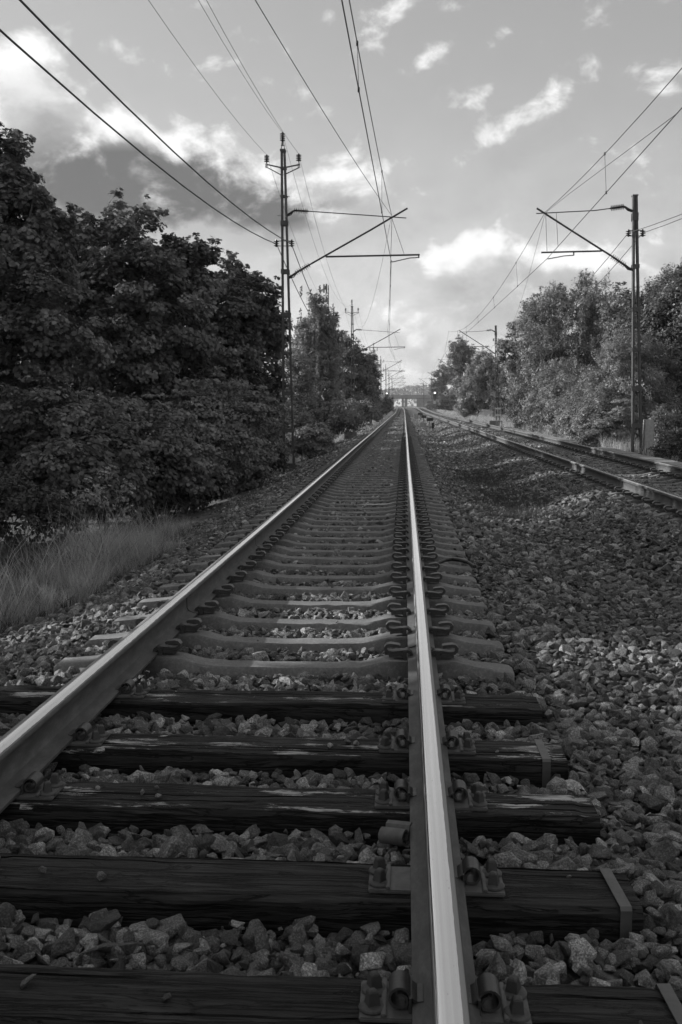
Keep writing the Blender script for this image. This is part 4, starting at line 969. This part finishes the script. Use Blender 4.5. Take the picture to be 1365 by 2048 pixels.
b = atp(1345, 50); plant('poplar_tree', 'tall pale poplar with upright twigs at the right frame edge', 'tree', b, [lobe(1345, 645, 50, 80, 36, b), lobe(1320, 630, 50, 46, 22, b), lobe(1365, 605, 50, 46, 18, b), lobe(1342, 582, 50, 30, 10, b), lobe(1310, 640, 50, 50, 30, b), lobe(1390, 640, 50, 100, 40, b)], 450, 132, 0.396, 0.132, 'slim', M['leaflight'], 43, RT, tr=.16, flat=1.4)
b = atp(1060, 66); plant('oak_tree', 'spreading tree with a dark crooked branch left of the willow', 'tree', b, [lobe(1068, 660, 66, 45, 40, b), lobe(1035, 700, 66, 34, 38, b), lobe(1090, 640, 66, 36, 34, b), lobe(1050, 770, 66, 50, 34, b), lobe(1020, 720, 66, 28, 24, b)], 273, 143, 0.418, 0.146, 'rhomb', M['leafmid'], 44, RT, tr=.2)
b = atp(1150, 40); plant('mixed_hedge', 'tangled hedge of shrubs along the right cable trough', 'bush', b, [lobe(1060, 815, 40, 50, 40, b, dy=15), lobe(1100, 825, 40, 60, 44, b, dy=7), lobe(1140, 825, 40, 65, 50, b, dy=1), lobe(1175, 835, 40, 60, 50, b, dy=-3), lobe(1210, 850, 40, 50, 40, b, dy=-6), lobe(1120, 770, 40, 40, 44, b, dy=6)], 462, 132, 0.315, 0.088, 'rhomb', M['leaflight'], 45, 'shrubs right of the tracks', tr=.04, ntip=30)
b = atp(1138, 38); plant('pale_shrub', 'pale flowering shrub standing out of the right hedge', 'bush', b, [lobe(1138, 832, 38, 22, 20, b), lobe(1150, 855, 38, 28, 22, b), lobe(1125, 850, 38, 20, 16, b)], 69, 68, .13, 0.061, 'rhomb', M['leafpale'], 46, 'shrubs right of the tracks', tr=.02)
b = atp(1235, 33); plant('sumac_shrub', 'low feathery shrub left of the right mast foot', 'bush', b, [lobe(1225, 860, 33, 34, 36, b), lobe(1190, 872, 33, 22, 30, b), lobe(1250, 830, 33, 30, 24, b)], 135, 102, .2, 0.073, 'slim', M['leaflight'], 47, 'shrubs right of the tracks', tr=.02, flat=.3)
b = atp(1325, 30); plant('thorny_shrub', 'mid grey low shrub right of the right mast foot', 'bush', b, [lobe(1325, 865, 30, 40, 32, b), lobe(1360, 885, 30, 36, 40, b)], 165, 102, .2, 0.061, 'rhomb', M['leafmid'], 48, 'shrubs right of the tracks', tr=.02)
b = atp(1345, 24.5); plant('thorny_shrub', 'dark low shrub beside the trough at the right frame edge', 'bush', b, [lobe(1345, 905, 24.5, 24, 34, b), lobe(1385, 900, 24.5, 40, 30, b)], 105, 102, .16, 0.055, 'rhomb', M['weed'], 49, 'shrubs right of the tracks', tr=.02)
b = atp(1020, 73); plant('dark_bush', 'dark bush beside the second right mast', 'bush', b, [lobe(1020, 790, 73, 44, 20, b), lobe(1040, 820, 73, 26, 28, b), lobe(982, 790, 80, 44, 14, b, dy=8)], 120, 102, .36, 0.122, 'rhomb', M['maple'], 50, 'shrubs right of the tracks', tr=.06)
b = atp(955, 100); plant('light_bush', 'light grey bushes before the third right mast', 'bush', b, [lobe(950, 790, 100, 44, 30, b), lobe(980, 770, 100, 50, 30, b), lobe(935, 815, 100, 20, 20, b), lobe(1000, 800, 100, 36, 26, b), lobe(965, 740, 100, 30, 26, b)], 420, 111, 0.462, 0.161, 'rhomb', M['leaflight'], 51, 'shrubs right of the tracks', tr=.06)
b = atp(924, 140); plant('pine_tree', 'tall narrow dark tree behind the third right mast', 'tree', b, [lobe(922, 715, 140, 34, 22, b), lobe(918, 690, 140, 18, 10, b), lobe(938, 725, 140, 26, 20, b), lobe(912, 725, 140, 20, 12, b), lobe(925, 770, 140, 40, 22, b)], 195, 93, .55, 0.207, 'rhomb', M['leafmid'], 52, RT, tr=.2)
b = atp(884, 215); plant('far_tree', 'far tree behind the right diamond sign', 'tree', b, [lobe(886, 760, 215, 24, 16, b), lobe(872, 770, 215, 24, 12, b), lobe(900, 750, 215, 24, 14, b), lobe(880, 790, 215, 20, 18, b)], 180, 76, .7, 0.305, 'rhomb', M['leafmid'], 53, RT, tr=.2)
b = atp(895, 205); plant('dark_bush', 'dark low bush below the right diamond sign', 'bush', b, [lobe(885, 806, 205, 14, 22, b), lobe(862, 810, 205, 8, 12, b), lobe(905, 805, 205, 18, 14, b)], 105, 85, .6, 0.244, 'rhomb', M['maple'], 54, 'shrubs right of the tracks', tr=.06)

# far wooded hill behind the bridge
rgh = np.random.default_rng(5); n = 9000
x = rgh.uniform(-260, 330, n); y = rgh.uniform(1180, 1320, n)
top_ = 1.37+ (36+3.5*np.sin(x*.031+1)+2.5*np.sin(x*.093)+1.5*np.sin(x*.31))*y/1991
z = top_*rgh.uniform(0, 1, n)**.5*.93
me = leaves_mesh('hill_wood', np.stack([x, y, z], 1), rgh.normal(size=(n, 3))+[0, -.6, .8], rgh.uniform(3, 6, n), 'rhomb', M['maple'], rgh)
o = bpy.data.objects.new('hill_wood', me); COL.objects.link(o); tag(o, 'far off wooded ridge behind the bridge', 'wood', kind='stuff')

# ------------------------------------------------------------------ grass
def clump(seed, n, h, w, spread, mat, lean=.35):
    rg = np.random.default_rng(seed); v, f, sh = [], [], []
    for i in range(n):
        a = rg.uniform(0, 6.28); r = abs(rg.normal(0, spread)); x, y = r*math.cos(a), r*math.sin(a); hh = h*rg.uniform(.45, 1.1)
        la = rg.uniform(0, 6.28); ln = rg.uniform(.05, lean)*hh; sx, sy = -math.sin(la+1.2), math.cos(la+1.2); o = len(v)
        for k, t in enumerate((0, .35, .7, 1)):
            ww = w*(1-t*.85)/2; px, py, pz = x+math.cos(la)*ln*t*t, y+math.sin(la)*ln*t*t, hh*(t-.12*t*t)
            v += [(px-sx*ww, py-sy*ww, pz), (px+sx*ww, py+sy*ww, pz)]
            if k: f.append((o+2*k-2, o+2*k-1, o+2*k+1, o+2*k)); 
        sh += [rg.uniform(0, 1)]*3
    me = bpy.data.meshes.new('grass_clump'); me.from_pydata(v, [], f)
    a = me.attributes.new('shade', 'FLOAT', 'FACE'); a.data.foreach_set('value', np.array(sh, np.float32)); me.materials.append(mat); return me
rg = np.random.default_rng(21)
n = 5200; y = 5+rg.uniform(0, 1, n)**1.1*8.6; lim = -2.95-.25*np.sin(y*1.1)-.2*np.sin(y*2.7+1)
x = lim+.1-rg.exponential(.5, n); pat = np.sin(x*3.1+y*1.7)+np.sin(y*2.9-x*1.3)+rg.normal(0, .6, n)
k = (x > -.46*y-2) & (x > -9) & (x > lim-1.0-1.0*(y < 10)) & (pat > -.9); x, y = x[k], y[k]
pos = np.stack([x, y, height(x, y)-.01], 1); s = rg.lognormal(-.35, .32, len(x))*np.clip(.5+(lim[k]-x)*.8, .45, 1.1)
kinds = [clump(i, 15, .6, .008, .07, M['grassblade'], .6) for i in range(5)]+[clump(80+i, 4, .95, .006, .05, M['stalk'], .4) for i in range(3)]+[clump(90+i, 16, .3, .02, .09, M['weed'], .9) for i in range(2)]
o = scatter('tall_grass', kinds, pos, np.stack([rg.normal(0, .16, len(x)), rg.normal(0, .16, len(x)), rg.uniform(0, 6.28, len(x))], 1), np.stack([s, s, s], 1), rg.choice(10, len(x), p=[.11]*5+[.07]*3+[.12]*2))
tag(o, 'tall dry grass along the left edge of the ballast', 'grass', kind='stuff')
n = 7000; y = rg.uniform(24, 190, n); left = rg.uniform(size=n) < .5
x = np.where(left, -3.5-rg.exponential(.9, n), 6.2+rg.exponential(1.2, n)); k = (~left) | (y > 32); x, y = x[k], y[k]
pos = np.stack([x, y, height(x, y)-.01], 1); s = rg.uniform(.6, 1.2, len(x))
o = scatter('verge_grass', [clump(40+i, 14, .5, .012, .12, M['grassblade']) for i in range(5)], pos, np.stack([rg.normal(0, .1, len(x)), rg.normal(0, .1, len(x)), rg.uniform(0, 6.28, len(x))], 1), np.stack([s, s, s], 1), rg.integers(0, 5, len(x)))
tag(o, 'rough grass on both verges farther along the line', 'grass', kind='stuff')
n = 800; y = rg.uniform(13, 23, n); x = 1.55+rg.normal(0, .33, n)
pos = np.stack([x, y, height(x, y)-.01], 1); s = rg.uniform(.5, 1.1, n)
o = scatter('ditch_weeds', [clump(60+i, 22, .09, .012, .1, M['weed'], .9) for i in range(5)], pos, np.stack([rg.normal(0, .15, n), rg.normal(0, .15, n), rg.uniform(0, 6.28, n)], 1), np.stack([s, s, s], 1), rg.integers(0, 5, n))
tag(o, 'low dark weeds in the ditch between the two tracks', 'weeds', kind='stuff')

# ------------------------------------------------------------------ sky, sun, camera
SUN_EL = 19.5; sv = Vector((-.955, .297, 0)).normalized()*math.cos(R(SUN_EL)); sv.z = math.sin(R(SUN_EL))
w = bpy.data.worlds.new('World'); SC.world = w; w.use_nodes = True; w.cycles.sampling_method = 'MANUAL'; w.cycles.sample_map_resolution = 256; nt = w.node_tree
for q in list(nt.nodes): nt.nodes.remove(q)
out = N(nt, 'ShaderNodeOutputWorld'); sky = N(nt, 'ShaderNodeTexSky'); sky.sky_type = 'NISHITA'; sky.sun_disc = False
sky.sun_elevation = R(SUN_EL); sky.sun_rotation = math.atan2(sv.x, sv.y) % (2*math.pi)
bw = N(nt, 'ShaderNodeRGBToBW'); nt.links.new(sky.outputs[0], bw.inputs[0])
def azel(px, py):
    d = ray(px, py).normalized(); return math.atan2(d.x, d.y), math.asin(d.z)
# cloud cover as a function of direction: azimuth and elevation
tc = N(nt, 'ShaderNodeTexCoord'); nrmz = N(nt, 'ShaderNodeVectorMath', operation='NORMALIZE'); nt.links.new(tc.outputs['Generated'], nrmz.inputs[0])
sp_ = N(nt, 'ShaderNodeSeparateXYZ'); nt.links.new(nrmz.outputs[0], sp_.inputs[0])
az = mth(nt, 'ARCTAN2', sp_.outputs['X'], sp_.outputs['Y']); el = mth(nt, 'ARCSINE', sp_.outputs['Z'])
cv = N(nt, 'ShaderNodeCombineXYZ'); nt.links.new(az, cv.inputs[0]); nt.links.new(el, cv.inputs[1])
# (px, py, rx, ry, tilt degrees, weight): heaps of cloud surveyed from the photograph
HEAPS = [(55, 200, 95, 85, 0, .82), (245, 270, 90, 60, 8, .8), (120, 330, 190, 100, 0, .7), (400, 350, 260, 85, 14, .62), (570, 400, 170, 66, 5, .5), (690, 370, 120, 44, 5, .52), (830, 385, 90, 18, -3, .36),
         (290, 395, 270, 60, 0, .8), (500, 415, 150, 52, 0, .72), (480, 500, 260, 50, 0, .3), (930, 525, 85, 56, 0, .78), (1010, 590, 190, 90, 5, .55), (1150, 520, 170, 46, 0, .56), (690, 350, 90, 40, 0, .66), (840, 650, 260, 110, 0, .36), (1330, 560, 90, 40, 0, .36), (800, 750, 340, 60, 0, .42),
         (1000, 262, 130, 34, -26, .42), (1100, 190, 60, 34, -25, .40), (1000, 75, 60, 22, -50, .33), (860, 110, 60, 24, -30, .33), (650, 32, 36, 26, 0, .34), (800, 22, 44, 22, -20, .34), (1330, 160, 80, 30, -25, .40), (970, 180, 40, 20, -20, .31), (590, 180, 34, 26, 0, .31), (570, 240, 50, 20, 0, .34), (905, 12, 34, 18, 0, .33)]
grp = bpy.data.node_groups.new('cloud_cover', 'ShaderNodeTree')
grp.interface.new_socket('Vector', in_out='INPUT', socket_type='NodeSocketVector'); grp.interface.new_socket('Cover', in_out='OUTPUT', socket_type='NodeSocketFloat')
gi, go = grp.nodes.new('NodeGroupInput'), grp.nodes.new('NodeGroupOutput'); acc = None
for px, py, rx, ry, tilt, wt in HEAPS:
    a0, e0 = azel(px, py); sb = N(grp, 'ShaderNodeVectorMath', operation='SUBTRACT'); grp.links.new(gi.outputs[0], sb.inputs[0]); sb.inputs[1].default_value = (a0, e0, 0)
    t_ = R(-tilt); qs = []
    for vx, vy, rr in ((math.cos(t_), math.sin(t_), rx/F), (-math.sin(t_), math.cos(t_), ry/F)):
        dp = N(grp, 'ShaderNodeVectorMath', operation='DOT_PRODUCT'); grp.links.new(sb.outputs[0], dp.inputs[0]); dp.inputs[1].default_value = (vx/rr, vy/rr, 0); qs.append(mth(grp, 'POWER', dp.outputs['Value'], 2))
    e_ = mth(grp, 'MULTIPLY', mth(grp, 'EXPONENT', mth(grp, 'MULTIPLY', mth(grp, 'ADD', qs[0], qs[1]), -.9)), wt)
    acc = e_ if acc is None else mth(grp, 'SMOOTH_MAX', acc, e_, .12)
mp = N(grp, 'ShaderNodeMapping'); mp.inputs['Scale'].default_value = (1, 1.35, 1); grp.links.new(gi.outputs[0], mp.inputs['Vector'])
nz = noise_tex(grp, mp.outputs[0], 15, 7, .6, .25)
vo = N(grp, 'ShaderNodeTexVoronoi', feature='F1'); vo.inputs['Scale'].default_value = 26; vo.inputs['Detail'].default_value = 2.5; vo.inputs['Roughness'].default_value = .55; vo.normalize = True; grp.links.new(mp.outputs[0], vo.inputs['Vector'])
nz = mth(grp, 'SUBTRACT', nz, mth(grp, 'MULTIPLY', mth(grp, 'SUBTRACT', vo.outputs['Distance'], .4), .22))
grp.links.new(mth(grp, 'ADD', acc, mth(grp, 'MULTIPLY', mth(grp, 'SUBTRACT', nz, .5), 1.55)), go.inputs[0])
def cover(vec):
    q = N(nt, 'ShaderNodeGroup'); q.node_tree = grp; nt.links.new(vec, q.inputs[0]); return q.outputs[0]
def shifted(dx, dy):
    q = N(nt, 'ShaderNodeVectorMath', operation='ADD'); nt.links.new(cv.outputs[0], q.inputs[0]); q.inputs[1].default_value = (dx, dy, 0); return q.outputs[0]
def smooth(x, lo, hi):
    q = N(nt, 'ShaderNodeMapRange', interpolation_type='SMOOTHSTEP'); nt.links.new(x, q.inputs['Value']); q.inputs['From Min'].default_value = lo; q.inputs['From Max'].default_value = hi; return q.outputs['Result']
def heap(px, py, rx, ry):
    a0, e0 = azel(px, py); sb = N(nt, 'ShaderNodeVectorMath', operation='SUBTRACT'); nt.links.new(cv.outputs[0], sb.inputs[0]); sb.inputs[1].default_value = (a0, e0, 0)
    sc_ = N(nt, 'ShaderNodeVectorMath', operation='MULTIPLY'); nt.links.new(sb.outputs[0], sc_.inputs[0]); sc_.inputs[1].default_value = (F/rx, F/ry, 0)
    dt = N(nt, 'ShaderNodeVectorMath', operation='DOT_PRODUCT'); nt.links.new(sc_.outputs[0], dt.inputs[0]); nt.links.new(sc_.outputs[0], dt.inputs[1])
    return mth(nt, 'EXPONENT', mth(nt, 'MULTIPLY', dt.outputs['Value'], -1))
D0 = cover(cv.outputs[0]); D1 = cover(shifted(-.012, .024))
dens = mth(nt, 'MULTIPLY', smooth(D0, .2, .58), .97)
veil = mth(nt, 'MULTIPLY', mth(nt, 'EXPONENT', mth(nt, 'MULTIPLY', mth(nt, 'POWER', mth(nt, 'DIVIDE', el, .17), 2), -1)), .55)
dens = mth(nt, 'MAXIMUM', dens, veil)
# what lies under thick cloud on its sunward side is in shade; the sunward edge stays bright
shade = smooth(D1, .16, .6)
heavy = mth(nt, 'MAXIMUM', mth(nt, 'MAXIMUM', mth(nt, 'MULTIPLY', heap(290, 370, 360, 105), 1.35), mth(nt, 'MULTIPLY', heap(540, 405, 170, 75), 1.3)), mth(nt, 'ADD', .22, mth(nt, 'MULTIPLY', heap(1080, 580, 260, 90), .25)))
rim = mth(nt, 'SUBTRACT', D0, D1)
lit = mth(nt, 'MAXIMUM', mth(nt, 'MINIMUM', mth(nt, 'ADD', .53, mth(nt, 'MULTIPLY', rim, .42)), .655), .36)
bel = mth(nt, 'MULTIPLY', shade, mth(nt, 'MINIMUM', heavy, 1))
lum = mth(nt, 'ADD', mth(nt, 'MULTIPLY', lit, mth(nt, 'SUBTRACT', 1, bel)), mth(nt, 'MULTIPLY', bel, .10))
# unseen grey cloud added overhead and behind the camera, to dim the ground
aheadf = smooth(sp_.outputs['Y'], -.1, .6); high = smooth(el, .8, 1.2)
dark = mth(nt, 'MAXIMUM', mth(nt, 'SUBTRACT', 1, aheadf), high)
dens = mth(nt, 'MAXIMUM', dens, mth(nt, 'MULTIPLY', dark, .85))
lum = mth(nt, 'ADD', mth(nt, 'MULTIPLY', lum, mth(nt, 'SUBTRACT', 1, dark)), mth(nt, 'MULTIPLY', dark, .34))
bg1 = N(nt, 'ShaderNodeBackground'); nt.links.new(mth(nt, 'DIVIDE', mth(nt, 'MULTIPLY', bw.outputs[0], 1.25), mth(nt, 'MULTIPLY_ADD', bw.outputs[0], .29, 1)), bg1.inputs['Color']); bg1.inputs['Strength'].default_value = .15
bg2 = N(nt, 'ShaderNodeBackground'); nt.links.new(lum, bg2.inputs['Color']); bg2.inputs['Strength'].default_value = 1.0
mx = N(nt, 'ShaderNodeMixShader'); nt.links.new(dens, mx.inputs[0]); nt.links.new(bg1.outputs[0], mx.inputs[1]); nt.links.new(bg2.outputs[0], mx.inputs[2])
nt.links.new(mx.outputs[0], out.inputs['Surface'])

mb = MB(); mb.box((0, 1300, 21.4), (4200, 3800, 47.4))
m, nt, bs = nodes('haze_air'); nt.nodes.remove(bs); pv = N(nt, 'ShaderNodeVolumePrincipled'); pv.inputs['Color'].default_value = grey(.9); pv.inputs['Density'].default_value = .00027; pv.inputs['Anisotropy'].default_value = .3
nt.links.new(pv.outputs[0], nt.nodes['Material Output'].inputs['Volume'])
tag(mb.build('haze', m), 'thin pale haze over the whole scene', 'haze', kind='stuff')
sl = bpy.data.lights.new('sun', 'SUN'); sl.energy = 4.6; sl.angle = R(.53); sl.color = (1, 1, 1)
so = bpy.data.objects.new('sun', sl); COL.objects.link(so); so.rotation_euler = (-sv).to_track_quat('-Z', 'Y').to_euler(); so.location = (-30, 10, 30)

cam = bpy.data.cameras.new('camera'); co_ = bpy.data.objects.new('camera', cam); COL.objects.link(co_)
co_.location = (0, 0, CZ); co_.rotation_euler = (R(90)-TH, 0, PS)
cam.sensor_fit = 'VERTICAL'; cam.sensor_height = 36; cam.sensor_width = 24; cam.lens = 36*F/2048; cam.clip_start = .1; cam.clip_end = 6000
cam.dof.use_dof = True; cam.dof.focus_distance = 5.0; cam.dof.aperture_fstop = 13
SC.camera = co_
SC.view_settings.view_transform = 'Standard'; SC.view_settings.look = 'None'; SC.view_settings.exposure = .7; SC.view_settings.gamma = 1
SC.render.resolution_x, SC.render.resolution_y = 682, 1024
